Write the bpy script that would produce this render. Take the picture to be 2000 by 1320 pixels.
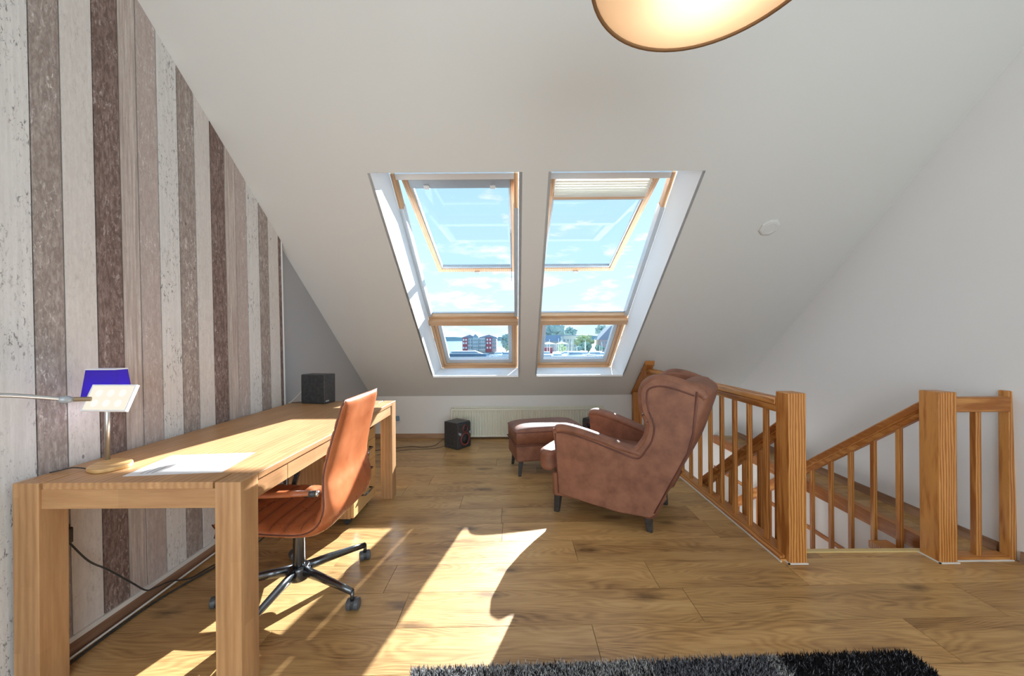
import bpy, bmesh, math, random
from mathutils import Vector, Matrix, Euler
random.seed(7)
PI = math.pi
S = bpy.context.scene
C = S.collection
for o in list(bpy.data.objects):
    bpy.data.objects.remove(o)

# ------------------------------------------------------------------ camera, sky, sun, exposure
cam_d = bpy.data.cameras.new('camera'); cam = bpy.data.objects.new('camera', cam_d); C.objects.link(cam)
cam.location = (0, 0, 1.26); cam.rotation_euler = (PI/2, 0.007, 0)
cam_d.sensor_width = 36; cam_d.lens = 730/2000*36; cam_d.shift_x = -5/2000; cam_d.clip_start = 0.02; cam_d.clip_end = 6000
S.camera = cam
S.view_settings.view_transform = 'Standard'; S.view_settings.look = 'None'
S.view_settings.gamma = 1; S.view_settings.use_curve_mapping = False; S.view_settings.exposure = 0.15
SUN_A, SUN_B = -0.735, -2.33            # sideways and depth travel of a sun ray for each unit it drops
SUN_STRENGTH, SKY_STRENGTH, BACK_POWER, DOWN_POWER = 25.0, 1.15, 125.0, 45.0

W = bpy.data.worlds.new('sky'); S.world = W; W.use_nodes = True
nt = W.node_tree; nt.nodes.clear(); N = nt.nodes.new; K = nt.links.new
def nd(t, **kw):
    n = N(t)
    for k, v in kw.items(): setattr(n, k, v)
    return n
out = nd('ShaderNodeOutputWorld'); bg = nd('ShaderNodeBackground'); tc = nd('ShaderNodeTexCoord')
sep = nd('ShaderNodeSeparateXYZ'); K(tc.outputs['Generated'], sep.inputs[0])
ramp = nd('ShaderNodeValToRGB'); K(sep.outputs['Z'], ramp.inputs[0])
e = ramp.color_ramp.elements
e[0].position = 0.0; e[0].color = (0.76, 0.88, 0.96, 1); e[1].position = 0.95; e[1].color = (0.30, 0.58, 0.90, 1)
x = e.new(0.10); x.color = (0.62, 0.84, 0.97, 1)
x = e.new(0.30); x.color = (0.52, 0.77, 0.95, 1)
mp = nd('ShaderNodeMapping'); mp.inputs['Scale'].default_value = (5.5, 5.5, 17); mp.inputs['Location'].default_value = (1.4, .3, .95); K(tc.outputs['Generated'], mp.inputs[0])
n1 = nd('ShaderNodeTexNoise'); n1.inputs['Scale'].default_value = 1.5; n1.inputs['Detail'].default_value = 9; n1.inputs['Roughness'].default_value = .55; K(mp.outputs[0], n1.inputs[0])
cov = nd('ShaderNodeValToRGB'); K(sep.outputs['Z'], cov.inputs[0])     # clouds thin out with height
ce = cov.color_ramp.elements; ce[0].position = 0; ce[0].color = (.15,)*3+(1,); ce[1].position = .30; ce[1].color = (0,)*3+(1,)
ad = nd('ShaderNodeMath', operation='ADD'); K(n1.outputs[0], ad.inputs[0]); K(cov.outputs[0], ad.inputs[1])
mr = nd('ShaderNodeMapRange'); mr.inputs[1].default_value = .59; mr.inputs[2].default_value = .70; K(ad.outputs[0], mr.inputs[0])
n2 = nd('ShaderNodeTexNoise'); n2.inputs['Scale'].default_value = 4; n2.inputs['Detail'].default_value = 6; K(mp.outputs[0], n2.inputs[0])
cr = nd('ShaderNodeValToRGB'); K(n2.outputs[0], cr.inputs[0])
c2 = cr.color_ramp.elements; c2[0].position = .3; c2[0].color = (.72, .82, .92, 1); c2[1].position = .62; c2[1].color = (1.05, 1.03, 1.0, 1)
mx = nd('ShaderNodeMix', data_type='RGBA'); K(mr.outputs[0], mx.inputs[0]); K(ramp.outputs[0], mx.inputs[6]); K(cr.outputs[0], mx.inputs[7])
K(mx.outputs[2], bg.inputs[0]); bg.inputs[1].default_value = SKY_STRENGTH; K(bg.outputs[0], out.inputs[0])

def light(name, typ, loc, rot=(0, 0, 0), **kw):
    d = bpy.data.lights.new(name, typ)
    for k, v in kw.items(): setattr(d, k, v)
    o = bpy.data.objects.new(name, d); C.objects.link(o); o.location = loc; o.rotation_euler = rot
    return o
sun = light('sun', 'SUN', (6, 20, 12), energy=SUN_STRENGTH, angle=math.radians(.53), color=(.97, .985, 1))
sun.rotation_euler = Vector((SUN_A, SUN_B, -1)).to_track_quat('-Z', 'Y').to_euler()
light('back_window_fill', 'AREA', (.5, -2.72, 1.45), (-PI/2, 0, PI), energy=BACK_POWER, shape='RECTANGLE', size=3.6, size_y=2.4, color=(.92, .97, 1))  # added fill lamp behind the camera, outside the unseen back window
light('lower_storey_fill', 'AREA', (.55, 3.2, -1.5), (PI/2, 0, -PI/2), energy=DOWN_POWER, shape='RECTANGLE', size=2.2, size_y=1.6, color=(1, .99, .96))  # added area lamp brightening the stairwell from the unseen storey below

# ------------------------------------------------------------------ materials
MATS = {}
class G:
    """small node-graph builder on one material"""
    def __init__(s, name):
        s.m = bpy.data.materials.new(name); s.m.use_nodes = True; s.t = s.m.node_tree; s.t.nodes.clear()
        s.out = s.n('ShaderNodeOutputMaterial'); MATS[name] = s.m
    def n(s, typ, **kw):
        x = s.t.nodes.new(typ)
        for k, v in kw.items(): setattr(x, k, v)
        return x
    def l(s, a, b): s.t.links.new(a, b)
    def coords(s, scale=(1, 1, 1), rnd=True):
        tc = s.n('ShaderNodeTexCoord'); v = tc.outputs['Object']
        if rnd:
            oi = s.n('ShaderNodeObjectInfo'); mu = s.n('ShaderNodeVectorMath', operation='SCALE')
            mu.inputs[0].default_value = (37, 23, 51); s.l(oi.outputs['Random'], mu.inputs[3])
            ad = s.n('ShaderNodeVectorMath', operation='ADD'); s.l(v, ad.inputs[0]); s.l(mu.outputs[0], ad.inputs[1]); v = ad.outputs[0]
            s.rnd = oi.outputs['Random']
        s.raw = v
        return s.map(v, scale)
    def map(s, v, scale, loc=(0, 0, 0)):
        mp = s.n('ShaderNodeMapping'); mp.inputs['Scale'].default_value = scale; mp.inputs['Location'].default_value = loc; s.l(v, mp.inputs[0]); return mp.outputs[0]
    def noise(s, v, scale, detail=4, rough=.5, dist=0):
        x = s.n('ShaderNodeTexNoise'); x.inputs['Scale'].default_value = scale; x.inputs['Detail'].default_value = detail
        x.inputs['Roughness'].default_value = rough; x.inputs['Distortion'].default_value = dist; s.l(v, x.inputs[0]); return x.outputs[0]
    def wave(s, v, scale, dist, detail=3, dscale=1, dirn='X'):
        x = s.n('ShaderNodeTexWave', bands_direction=dirn); x.inputs['Scale'].default_value = scale; x.inputs['Distortion'].default_value = dist
        x.inputs['Detail'].default_value = detail; x.inputs['Detail Scale'].default_value = dscale; s.l(v, x.inputs[0]); return x.outputs[1]
    def ramp(s, fac, stops):
        x = s.n('ShaderNodeValToRGB'); e = x.color_ramp.elements
        while len(e) < len(stops): e.new(.5)
        for el, (p, c) in zip(e, stops):
            el.position = p; el.color = (c, c, c, 1) if isinstance(c, (int, float)) else tuple(c)+(1,)
        s.l(fac, x.inputs[0]); return x.outputs[0]
    def mix(s, fac, a, b, mode='MIX'):
        x = s.n('ShaderNodeMix', data_type='RGBA', blend_type=mode)
        for i, q in ((0, fac), (6, a), (7, b)):
            if isinstance(q, (int, float)): x.inputs[i].default_value = q
            elif isinstance(q, tuple): x.inputs[i].default_value = q+(1,)
            else: s.l(q, x.inputs[i])
        return x.outputs[2]
    def math(s, op, a, b=0):
        x = s.n('ShaderNodeMath', operation=op)
        for i, q in enumerate((a, b)):
            if isinstance(q, (int, float)): x.inputs[i].default_value = q
            else: s.l(q, x.inputs[i])
        return x.outputs[0]
    def bsdf(s, color, rough=.5, bump=None, bstr=.2, bdist=.002, **kw):
        b = s.n('ShaderNodeBsdfPrincipled')
        for nm, q in (('Base Color', color), ('Roughness', rough)):
            if isinstance(q, (int, float)): b.inputs[nm].default_value = q
            elif isinstance(q, tuple): b.inputs[nm].default_value = q+(1,)
            else: s.l(q, b.inputs[nm])
        for k, q in kw.items(): b.inputs[k.replace('_', ' ')].default_value = q
        if bump is not None:
            bp = s.n('ShaderNodeBump'); bp.inputs['Strength'].default_value = bstr; bp.inputs['Distance'].default_value = bdist
            s.l(bump, bp.inputs['Height']); s.l(bp.outputs[0], b.inputs['Normal'])
        s.l(b.outputs[0], s.out.inputs[0]); return b
def srgb(r, g, b):
    f = lambda c: (c/255/12.92) if c <= 10 else ((c/255+.055)/1.055)**2.4
    return (f(r), f(g), f(b))
def plain(name, col, rough=.5, **kw):
    g = G(name); v = g.coords((1, 1, 1)); n = g.noise(v, 40, 3)
    g.bsdf(g.mix(.06, col, n), rough, n, .05, .001, **kw)
def wall_paint(name, col):
    g = G(name); v = g.coords((1, 1, 1), False); n = g.noise(v, 220, 3); big = g.noise(v, 1.3, 3)
    g.bsdf(g.mix(g.math('MULTIPLY', big, .05), col, tuple(c*.8 for c in col)), .85, n, .12, .002, Specular_IOR_Level=.25)
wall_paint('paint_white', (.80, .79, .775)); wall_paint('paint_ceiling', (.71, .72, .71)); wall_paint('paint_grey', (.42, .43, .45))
wall_paint('paint_right', (.85, .86, .87)); wall_paint('lining_white', (.91, .92, .93))

def wood(name, light_c, dark_c, axis, freq=60, lines=.5, rough=.45, staves=None, mottle=.35, varied=.12):
    g = G(name); long_, cross = .06, 1.0
    sc = [cross]*3; sc['xyz'.index(axis)] = long_
    v = g.coords(tuple(sc)); fine = g.noise(v, freq*2.2, 5, .65)
    v2 = g.map(g.raw, tuple(s*(1 if s == cross else 2.2) for s in sc)); w = g.wave(v2, freq*.22, 5, 3, 1.2, {'x': 'Y', 'y': 'X', 'z': 'X'}[axis])
    blot = g.noise(g.map(g.raw, tuple(3 if s == cross else .9 for s in sc)), 2.2, 4, .55, .4)
    f = g.math('ADD', g.math('MULTIPLY', w, lines), g.math('MULTIPLY', fine, 1-lines))
    col = g.mix(g.ramp(f, [(.25, 0), (.75, 1)]), dark_c, light_c)
    col = g.mix(g.math('MULTIPLY', g.ramp(blot, [(.35, 1), (.7, 0)]), mottle), col, tuple(c*.72 for c in dark_c))
    if staves:
        br = g.n('ShaderNodeTexBrick'); br.offset = .43; br.inputs['Mortar Size'].default_value = 0; br.inputs['Scale'].default_value = 1
        br.inputs['Brick Width'].default_value = staves[1]; br.inputs['Row Height'].default_value = staves[0]
        br.inputs['Color1'].default_value = (.90, .89, .88, 1); br.inputs['Color2'].default_value = (1.06, 1.06, 1.06, 1)
        sw = g.n('ShaderNodeCombineXYZ'); sp = g.n('ShaderNodeSeparateXYZ'); g.l(g.raw, sp.inputs[0])
        o = {'x': 'XY', 'y': 'YX', 'z': 'ZX'}[axis]
        if axis == 'z': sm = g.math('ADD', sp.outputs['X'], sp.outputs['Y'])
        g.l(sp.outputs[o[0]], sw.inputs[0]); g.l(sp.outputs[o[1]] if axis != 'z' else sm, sw.inputs[1]); g.l(sw.outputs[0], br.inputs[0])
        col = g.mix(1.0, col, br.outputs[0], 'MULTIPLY')
    rb = g.math('ADD', g.math('MULTIPLY', g.rnd, varied*2), 1-varied)
    hs = g.n('ShaderNodeHueSaturation'); g.l(rb, hs.inputs['Value']); g.l(col, hs.inputs['Color'])
    g.bsdf(hs.outputs[0], rough, fine, .12, .001)
for ax in 'xyz':
    wood('oak_'+ax, srgb(204, 160, 114), srgb(174, 128, 86), ax, 55, .3, .42, (.05, .55), .3, .04)
    wood('pine_'+ax, srgb(214, 152, 84), srgb(164, 98, 42), ax, 95, .55, .38, None, .25, .07)
    wood('spruce_'+ax, srgb(222, 182, 142), srgb(196, 152, 112), ax, 60, .4, .45, None, .12, .03)
wood('beech_x', srgb(216, 176, 120), srgb(200, 158, 102), 'x', 50, .4, .4, None, .1, .02)
wood('skirt_brown_y', srgb(176, 140, 112), srgb(142, 106, 82), 'y', 70, .5, .5)
wood('skirt_brown_x', srgb(170, 134, 104), srgb(136, 100, 76), 'x', 70, .5, .5)

def floor_mat():
    g = G('oak_laminate'); g.coords(); r = g.raw
    warp = g.noise(g.map(r, (.5, 2.2, 1)), 2.0, 2, .5)
    wv = g.n('ShaderNodeCombineXYZ'); sp = g.n('ShaderNodeSeparateXYZ'); g.l(g.map(r, (.30, 3.4, 1)), sp.inputs[0])
    g.l(sp.outputs[0], wv.inputs[0]); g.l(g.math('ADD', sp.outputs[1], g.math('MULTIPLY', warp, 2.6)), wv.inputs[1])
    rings = g.wave(wv.outputs[0], 3.6, 2.0, 3, 1.4, 'Y')
    fine = g.noise(g.map(r, (3.0, 70, 70)), 2.2, 5, .65)
    broad = g.noise(g.map(r, (.9, 5, 5)), 1.6, 4, .6, .5)
    f = g.math('ADD', g.math('MULTIPLY', rings, .085), g.math('ADD', g.math('MULTIPLY', fine, .36), g.math('MULTIPLY', broad, .55)))
    col = g.ramp(f, [(.31, srgb(118, 84, 48)), (.43, srgb(170, 130, 82)), (.55, srgb(194, 154, 100)), (.72, srgb(212, 174, 122))])
    vo = g.n('ShaderNodeTexVoronoi'); vo.inputs['Scale'].default_value = 1.0; g.l(g.map(r, (2.1, 5.2, 0)), vo.inputs[0])
    dn = g.math('ADD', vo.outputs['Distance'], g.math('MULTIPLY', g.noise(g.map(r, (14, 40, 40)), 1.0, 3), .22))
    col = g.mix(g.math('MULTIPLY', g.ramp(dn, [(.17, 1), (.33, 0)]), .70), col, srgb(78, 50, 28))
    hs = g.n('ShaderNodeHueSaturation'); g.l(col, hs.inputs['Color']); g.l(g.math('ADD', g.math('MULTIPLY', g.rnd, .22), .87), hs.inputs['Value'])
    g.bsdf(hs.outputs[0], g.ramp(fine, [(.2, .30), (.8, .42)]), fine, .06, .001, Specular_IOR_Level=.5)
floor_mat()

def board_mat(name, base, dark, chip, chips=.5, grain=.4, mott=.5, nails=True):
    """weathered painted board, printed: vertical grain, worn paint flakes, nail marks"""
    g = G(name); g.coords(); r = g.raw
    gr = g.noise(g.map(r, (60, 60, 1.6)), 1.5, 5, .65)
    mo = g.noise(g.map(r, (6, 6, 2.2)), 1.6, 6, .62, .3)
    col = g.mix(g.math('MULTIPLY', g.ramp(gr, [(.38, 1), (.62, 0)]), grain), base, dark)
    col = g.mix(g.math('MULTIPLY', g.ramp(mo, [(.42, 1), (.62, 0)]), mott), col, tuple(.5*(a+b) for a, b in zip(base, dark)))
    bl = g.noise(g.map(r, (52, 52, 17)), 1.4, 7, .74, .5)
    col = g.mix(g.math('MULTIPLY', g.ramp(bl, [(.43, 1), (.57, 0)]), mott*.85), col, tuple(c*.9 for c in dark))
    fl = g.noise(g.map(r, (46, 46, 17)), 1.9, 8, .78, .5); zone = g.noise(g.map(r, (9, 9, 3.0)), 1.2, 3)
    fm = g.math('MULTIPLY', g.ramp(fl, [(.55, 0), (.60, 1)]), g.ramp(zone, [(.38, 0), (.58, 1)]))
    col = g.mix(g.math('MULTIPLY', fm, chips), col, chip)
    if nails:
        vo = g.n('ShaderNodeTexVoronoi'); vo.inputs['Scale'].default_value = 1; g.l(g.map(r, (11, 11, 5.5)), vo.inputs[0])
        col = g.mix(g.math('MULTIPLY', g.ramp(vo.outputs['Distance'], [(.035, 1), (.06, 0)]), .6), col, srgb(70, 60, 56))
    g.bsdf(col, .8, gr, .08, .001, Specular_IOR_Level=.2)
board_mat('board_white_speck', srgb(232, 230, 228), srgb(196, 192, 190), srgb(96, 90, 90), .85, .35, .15)
board_mat('board_grey_brown', srgb(192, 181, 175), srgb(142, 128, 122), srgb(228, 222, 220), .85, .5, .8)
board_mat('board_white', srgb(228, 223, 219), srgb(200, 192, 187), srgb(120, 110, 104), .3, .3, .3)
board_mat('board_dark', srgb(164, 145, 138), srgb(106, 86, 80), srgb(204, 192, 187), .75, .6, .9, False)
board_mat('board_light_grain', srgb(216, 206, 199), srgb(166, 150, 142), srgb(120, 104, 96), .2, .85, .25, False)
board_mat('board_taupe', srgb(202, 190, 184), srgb(168, 152, 146), srgb(230, 224, 222), .7, .4, .5, False)

def leather(name, c, d, rough, scale=9, bump=.15):
    g = G(name); v = g.coords((1, 1, 1)); a = g.noise(v, scale, 5, .6); b = g.noise(v, 260, 2)
    g.bsdf(g.mix(g.ramp(a, [(.3, 0), (.7, 1)]), d, c), g.ramp(a, [(.2, rough-.08), (.8, rough+.1)]), b, bump, .0008)
leather('leather_brown', srgb(150, 101, 78), srgb(112, 70, 52), .58)
leather('leather_tan', srgb(192, 116, 74), srgb(160, 86, 50), .30, 6, .08)
leather('leather_piping', srgb(112, 66, 54), srgb(92, 54, 44), .5)
plain('black_lacquer', (.012, .010, .010), .3); plain('black_plastic', (.014, .014, .016), .42); plain('black_cloth', (.010, .010, .011), .9)
plain('dark_grey_plastic', (.05, .055, .065), .38); plain('white_plastic', (.82, .81, .79), .4); plain('caulk_white', (.78, .76, .72), .6)
plain('radiator_enamel', srgb(226, 224, 206), .35); plain('paper_white', (.86, .86, .88), .7); plain('ink', (.12, .12, .14), .8)
plain('seam_dark', (.06, .035, .02), .8); plain('gold_nosing', srgb(214, 184, 120), .35)
plain('alu', (.62, .65, .68), .35, Metallic=.6); plain('alu_grey', (.42, .46, .50), .4, Metallic=.3)
plain('chrome', (.75, .76, .78), .16, Metallic=1); plain('dark_steel', (.10, .105, .115), .22, Metallic=.9); plain('steel', (.62, .62, .60), .3, Metallic=.9)
plain('brass_dull', srgb(150, 128, 96), .35, Metallic=.5); plain('red_plastic', srgb(110, 24, 24), .4); plain('cable_black', (.01, .01, .01), .5); plain('cable_white', (.75, .74, .70), .5)
plain('plank_gap', (.05, .032, .018), .9); plain('wall_gap', srgb(66, 58, 58), .9)

def glass_mat(name, tint=(.97, .99, 1), refl=.06):
    g = G(name); a = g.n('ShaderNodeBsdfTransparent'); a.inputs[0].default_value = tint+(1,); b = g.n('ShaderNodeBsdfGlossy'); b.inputs['Roughness'].default_value = .02
    fr = g.n('ShaderNodeLayerWeight'); fr.inputs[0].default_value = .5; m = g.n('ShaderNodeMixShader')
    g.l(g.math('ADD', g.math('MULTIPLY', g.math('POWER', fr.outputs['Facing'], 5), .5), .025), m.inputs[0]); g.l(a.outputs[0], m.inputs[1]); g.l(b.outputs[0], m.inputs[2]); g.l(m.outputs[0], g.out.inputs[0])
glass_mat('window_glass', (.93, .965, .98))
def translucent(name, col, t=.6, rough=.8):
    g = G(name); v = g.coords(); n = g.noise(v, 300, 2)
    a = g.n('ShaderNodeBsdfDiffuse'); b = g.n('ShaderNodeBsdfTranslucent'); m = g.n('ShaderNodeMixShader'); m.inputs[0].default_value = t
    cc = g.mix(g.math('MULTIPLY', n, .1), col, tuple(c*.85 for c in col)); g.l(cc, a.inputs[0]); g.l(cc, b.inputs[0])
    g.l(a.outputs[0], m.inputs[1]); g.l(b.outputs[0], m.inputs[2]); g.l(m.outputs[0], g.out.inputs[0])
translucent('blind_cloth', (.93, .91, .86), .5); translucent('shade_cream', srgb(250, 238, 220), .75); translucent('shade_blue', srgb(100, 76, 218), .5)
translucent('shade_brown', srgb(150, 116, 84), .12)
def emit(name, col, s):
    g = G(name); e_ = g.n('ShaderNodeEmission'); e_.inputs[0].default_value = col+(1,); e_.inputs[1].default_value = s; g.l(e_.outputs[0], g.out.inputs[0])
emit('led_panel', (1, .91, .76), 0.92); emit('led_dot', (1, .96, .86), 1.0)
def pile_mat(name, a, b):
    g = G(name); v = g.coords((1, 1, 1), False); n = g.noise(v, 120, 2); g.bsdf(g.mix(g.ramp(n, [(.4, 0), (.6, 1)]), a, b), .9, Specular_IOR_Level=.1)
pile_mat('pile_light', srgb(208, 206, 204), srgb(120, 118, 122)); pile_mat('pile_dark', srgb(44, 42, 44), srgb(22, 20, 22)); pile_mat('pile_grey', srgb(150, 150, 156), srgb(78, 76, 82))
def leaf(name, c, d):
    g = G(name); v = g.coords((1, 1, 1)); n = g.noise(v, .9, 5, .7); g.bsdf(g.mix(g.ramp(n, [(.35, 0), (.65, 1)]), d, c), .9)
leaf('foliage_blue_green', srgb(176, 198, 194), srgb(132, 164, 164)); leaf('foliage_green', srgb(168, 194, 176), srgb(122, 158, 144)); leaf('foliage_yellow', srgb(206, 214, 166), srgb(166, 184, 138))  # distance haze is put into these lightened leaf colours
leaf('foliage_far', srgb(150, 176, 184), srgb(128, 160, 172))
g = G('sea'); v = g.coords((.05, .25, 1), False); n = g.noise(v, 1, 4); g.bsdf(g.mix(n, srgb(96, 134, 158), srgb(136, 168, 186)), .15, n, .3, .4)
for nm, c in dict(brick_red=(176, 70, 84), wall_pale=(212, 214, 214), wall_pink=(206, 184, 188), roof_slate=(138, 148, 170), roof_blue=(136, 158, 186), glaze_teal=(140, 166, 180), hull_white=(240, 242, 244), hull_blue=(120, 150, 176), quay=(140, 146, 150), tent_white=(238, 236, 230), wood_deck=(176, 150, 128)).items():
    plain(nm, srgb(*c), .7)

# ------------------------------------------------------------------ geometry helpers
def tag(o, label=None, cat=None, group=None, kind=None):
    for k, v in (('label', label), ('category', cat), ('group', group), ('kind', kind)):
        if v: o[k] = v
    return o
def thing(name, label, cat, loc=(0, 0, 0), rotz=0, group=None, kind=None):
    o = bpy.data.objects.new(name, None); C.objects.link(o); o.location = loc; o.rotation_euler = (0, 0, rotz); o.empty_display_size = .1
    return tag(o, label, cat, group, kind)
def obj(name, bm, mat, parent=None, loc=None, rot=None, smooth=False, bevel=0, seg=2, subsurf=0, weld=True):
    me = bpy.data.meshes.new(name)
    if smooth:
        for f in bm.faces: f.smooth = True
    bmesh.ops.recalc_face_normals(bm, faces=bm.faces)
    bm.to_mesh(me); bm.free(); me.materials.append(MATS[mat])
    o = bpy.data.objects.new(name, me); C.objects.link(o)
    if parent: o.parent = parent
    if loc is not None: o.location = loc
    if rot is not None: o.rotation_euler = rot
    if bevel:
        m = o.modifiers.new('bevel', 'BEVEL'); m.width = bevel; m.segments = seg; m.limit_method = 'ANGLE'; m.angle_limit = .6
        if smooth or seg > 1:
            for p in me.polygons: p.use_smooth = True
            w = o.modifiers.new('wn', 'WEIGHTED_NORMAL'); w.keep_sharp = True
    if subsurf:
        m = o.modifiers.new('ss', 'SUBSURF'); m.levels = subsurf; m.render_levels = subsurf
    return o
def B(): return bmesh.new()
def box(bm, x0, x1, y0, y1, z0, z1, m=None):
    vs = [bm.verts.new(v) for v in ((x0,y0,z0),(x1,y0,z0),(x1,y1,z0),(x0,y1,z0),(x0,y0,z1),(x1,y0,z1),(x1,y1,z1),(x0,y1,z1))]
    for f in ((0,3,2,1),(4,5,6,7),(0,1,5,4),(1,2,6,5),(2,3,7,6),(3,0,4,7)): bm.faces.new([vs[i] for i in f])
    if m is not None: bmesh.ops.transform(bm, matrix=m, verts=vs)
    return bm
def bx(*a): return box(B(), *a)
def cbox(name, mat, parent, x0, x1, y0, y1, z0, z1, bevel=0, seg=2, **kw):
    """a box whose origin is its own centre (coordinates in the parent's frame)"""
    cx, cy, cz = (x0+x1)/2, (y0+y1)/2, (z0+z1)/2
    return obj(name, bx(x0-cx, x1-cx, y0-cy, y1-cy, z0-cz, z1-cz), mat, parent, (cx, cy, cz), bevel=bevel, seg=seg, **kw)
def hexa(bm, a, b):
    """solid between quad a and quad b (lists of four points)"""
    va = [bm.verts.new(p) for p in a]; vb = [bm.verts.new(p) for p in b]
    bm.faces.new(va); bm.faces.new(vb[::-1])
    for i in range(4): bm.faces.new([va[i], vb[i], vb[(i+1) % 4], va[(i+1) % 4]])
    return bm
def prism(bm, pts, axis, a, b, fa=None, fb=None):
    """extrude a polygon of 2D points between a and b along axis ('x','y','z'); fa/fb give per-point offsets"""
    def P(p, t):
        return {'x': (t, p[0], p[1]), 'y': (p[0], t, p[1]), 'z': (p[0], p[1], t)}[axis]
    A = [bm.verts.new(P(p, fa(p) if fa else a)) for p in pts]; Bv = [bm.verts.new(P(p, fb(p) if fb else b)) for p in pts]
    bm.faces.new(A); bm.faces.new(Bv[::-1]); n = len(pts)
    for i in range(n): bm.faces.new([A[i], Bv[i], Bv[(i+1) % n], A[(i+1) % n]])
    return bm
def tube(bm, path, r, n=10, r2=None, flat=1.0, up=Vector((0, 0, 1)), cap=True):
    """round tube along points; r may be a list; flat scales the cross-section along its 'up'"""
    P = [Vector(p) for p in path]; rings = []
    for i, p in enumerate(P):
        t = (P[min(i+1, len(P)-1)]-P[max(i-1, 0)]).normalized()
        u = up if abs(t.dot(up)) < .95 else Vector((1, 0, 0))
        s = t.cross(u).normalized(); w = s.cross(t).normalized()
        rr = r[i] if isinstance(r, (list, tuple)) else r
        rings.append([bm.verts.new(p+s*rr*math.cos(a)+w*rr*flat*math.sin(a)) for a in (2*PI*k/n for k in range(n))])
    for a, b in zip(rings, rings[1:]):
        for k in range(n): bm.faces.new([a[k], a[(k+1) % n], b[(k+1) % n], b[k]])
    if cap: bm.faces.new(rings[0][::-1]); bm.faces.new(rings[-1])
    return bm
def lathe(bm, prof, n=24, c=(0, 0, 0), close=False):
    rings = [[bm.verts.new((c[0]+max(r, 1e-5)*math.cos(2*PI*k/n), c[1]+max(r, 1e-5)*math.sin(2*PI*k/n), c[2]+z)) for k in range(n)] for r, z in prof]
    for a, b in zip(rings, rings[1:]):
        for k in range(n): bm.faces.new([a[k], a[(k+1) % n], b[(k+1) % n], b[k]])
    if not close: bm.faces.new(rings[0][::-1]); bm.faces.new(rings[-1])
    bmesh.ops.remove_doubles(bm, verts=bm.verts, dist=2e-5)
    return bm
def spline(pts, n=8, closed=False):
    """Catmull-Rom through points"""
    P = [Vector(p) for p in pts]; out = []; m = len(P)
    for i in range(m if closed else m-1):
        g = lambda k: P[k % m] if closed else P[min(max(k, 0), m-1)]
        p0, p1, p2, p3 = g(i-1), g(i), g(i+1), g(i+2)
        for k in range(n):
            t = k/n; out.append(.5*((2*p1)+(p2-p0)*t+(2*p0-5*p1+4*p2-p3)*t*t+(3*p1-p0-3*p2+p3)*t**3))
    if not closed: out.append(P[-1])
    return out
def rotm(ax, a, c=(0, 0, 0)):
    c = Vector(c); return Matrix.Translation(c) @ Matrix.Rotation(a, 4, ax) @ Matrix.Translation(-c)

# ------------------------------------------------------------------ room
D, KNEE = 4.75, .53                      # depth of the low far wall and its height
TAN = (4.42-KNEE)/D; ALPHA = math.atan(TAN)
CZ = lambda y: 4.42-TAN*y                # sloped ceiling height
ROOF = lambda y: CZ(y)+.45
YB, ZT = -2.6, 3.4                       # back wall, flat ceiling height
YT = (4.42-ZT)/TAN
XL = lambda z: -1.785-.016*z
XR = lambda z: 2.80-.028*z
XG = lambda z: XL(z)-.03
HOLE = (1.60, 2.53, 2.19)                # stair opening: left, right, near edge

def quadmesh(name, quads, mat, kind='structure', label=None, cat=None):
    bm = B()
    for q in quads: bm.faces.new([bm.verts.new(p) for p in q])
    me = bpy.data.meshes.new(name); bm.to_mesh(me); bm.free(); me.materials.append(MATS[mat])
    o = bpy.data.objects.new(name, me); C.objects.link(o); return tag(o, label, cat, None, kind)
WINX = ((-.96, .04), (.255, 1.268)); WY = (2.502, 4.394)
xs = [None, -.96, .04, .255, 1.268, None]; ys = [YT, WY[0], WY[1], D]; q = []
for i in range(5):
    for j in range(3):
        if i in (1, 3) and j == 1: continue
        pt = lambda k, y: ((XG(CZ(y))-.02 if k == 0 else XR(CZ(y))+.02 if k == 5 else xs[k]), y, CZ(y))
        q.append([pt(i, ys[j]), pt(i+1, ys[j]), pt(i+1, ys[j+1]), pt(i, ys[j+1])])
q.append([(-2.0, YB-.05, ZT), (2.9, YB-.05, ZT), (2.9, YT, ZT), (-2.0, YT, ZT)])
ceiling = quadmesh('ceiling', q, 'paint_ceiling', label='white sloping attic ceiling cut by two roof windows', cat='ceiling')
quadmesh('wall_far', [[(-2.0, D, -2.8), (3, D, -2.8), (3, D, KNEE+.005), (-2.0, D, KNEE+.005)]], 'paint_white', label='low white knee wall below the sloping ceiling', cat='wall')
wr = lambda y, z: (XR(z), y, z)
quadmesh('wall_right', [[wr(YB-.05, -2.8), wr(D, -2.8), wr(D, KNEE), wr(YT, ZT+.01), wr(YB-.05, ZT+.01)]], 'paint_right', label='plain white side wall behind the stair opening', cat='wall')
PY1 = 2.915                              # far end of the boarded facing on the left wall
wg = lambda y, z: (XG(z), y, z)
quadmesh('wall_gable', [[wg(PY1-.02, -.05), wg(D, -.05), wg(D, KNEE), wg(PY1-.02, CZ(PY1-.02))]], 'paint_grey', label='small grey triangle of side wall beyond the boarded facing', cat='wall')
wl = lambda y, z: (XL(z)-.006, y, z)
facing = quadmesh('wall_left', [[wl(YB-.05, -.05), wl(PY1, -.05), wl(PY1, CZ(PY1)), wl(YT, ZT+.01), wl(YB-.05, ZT+.01)]], 'wall_gap', label='left wall faced with weathered white, grey and brown vertical boards', cat='wall')
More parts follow.
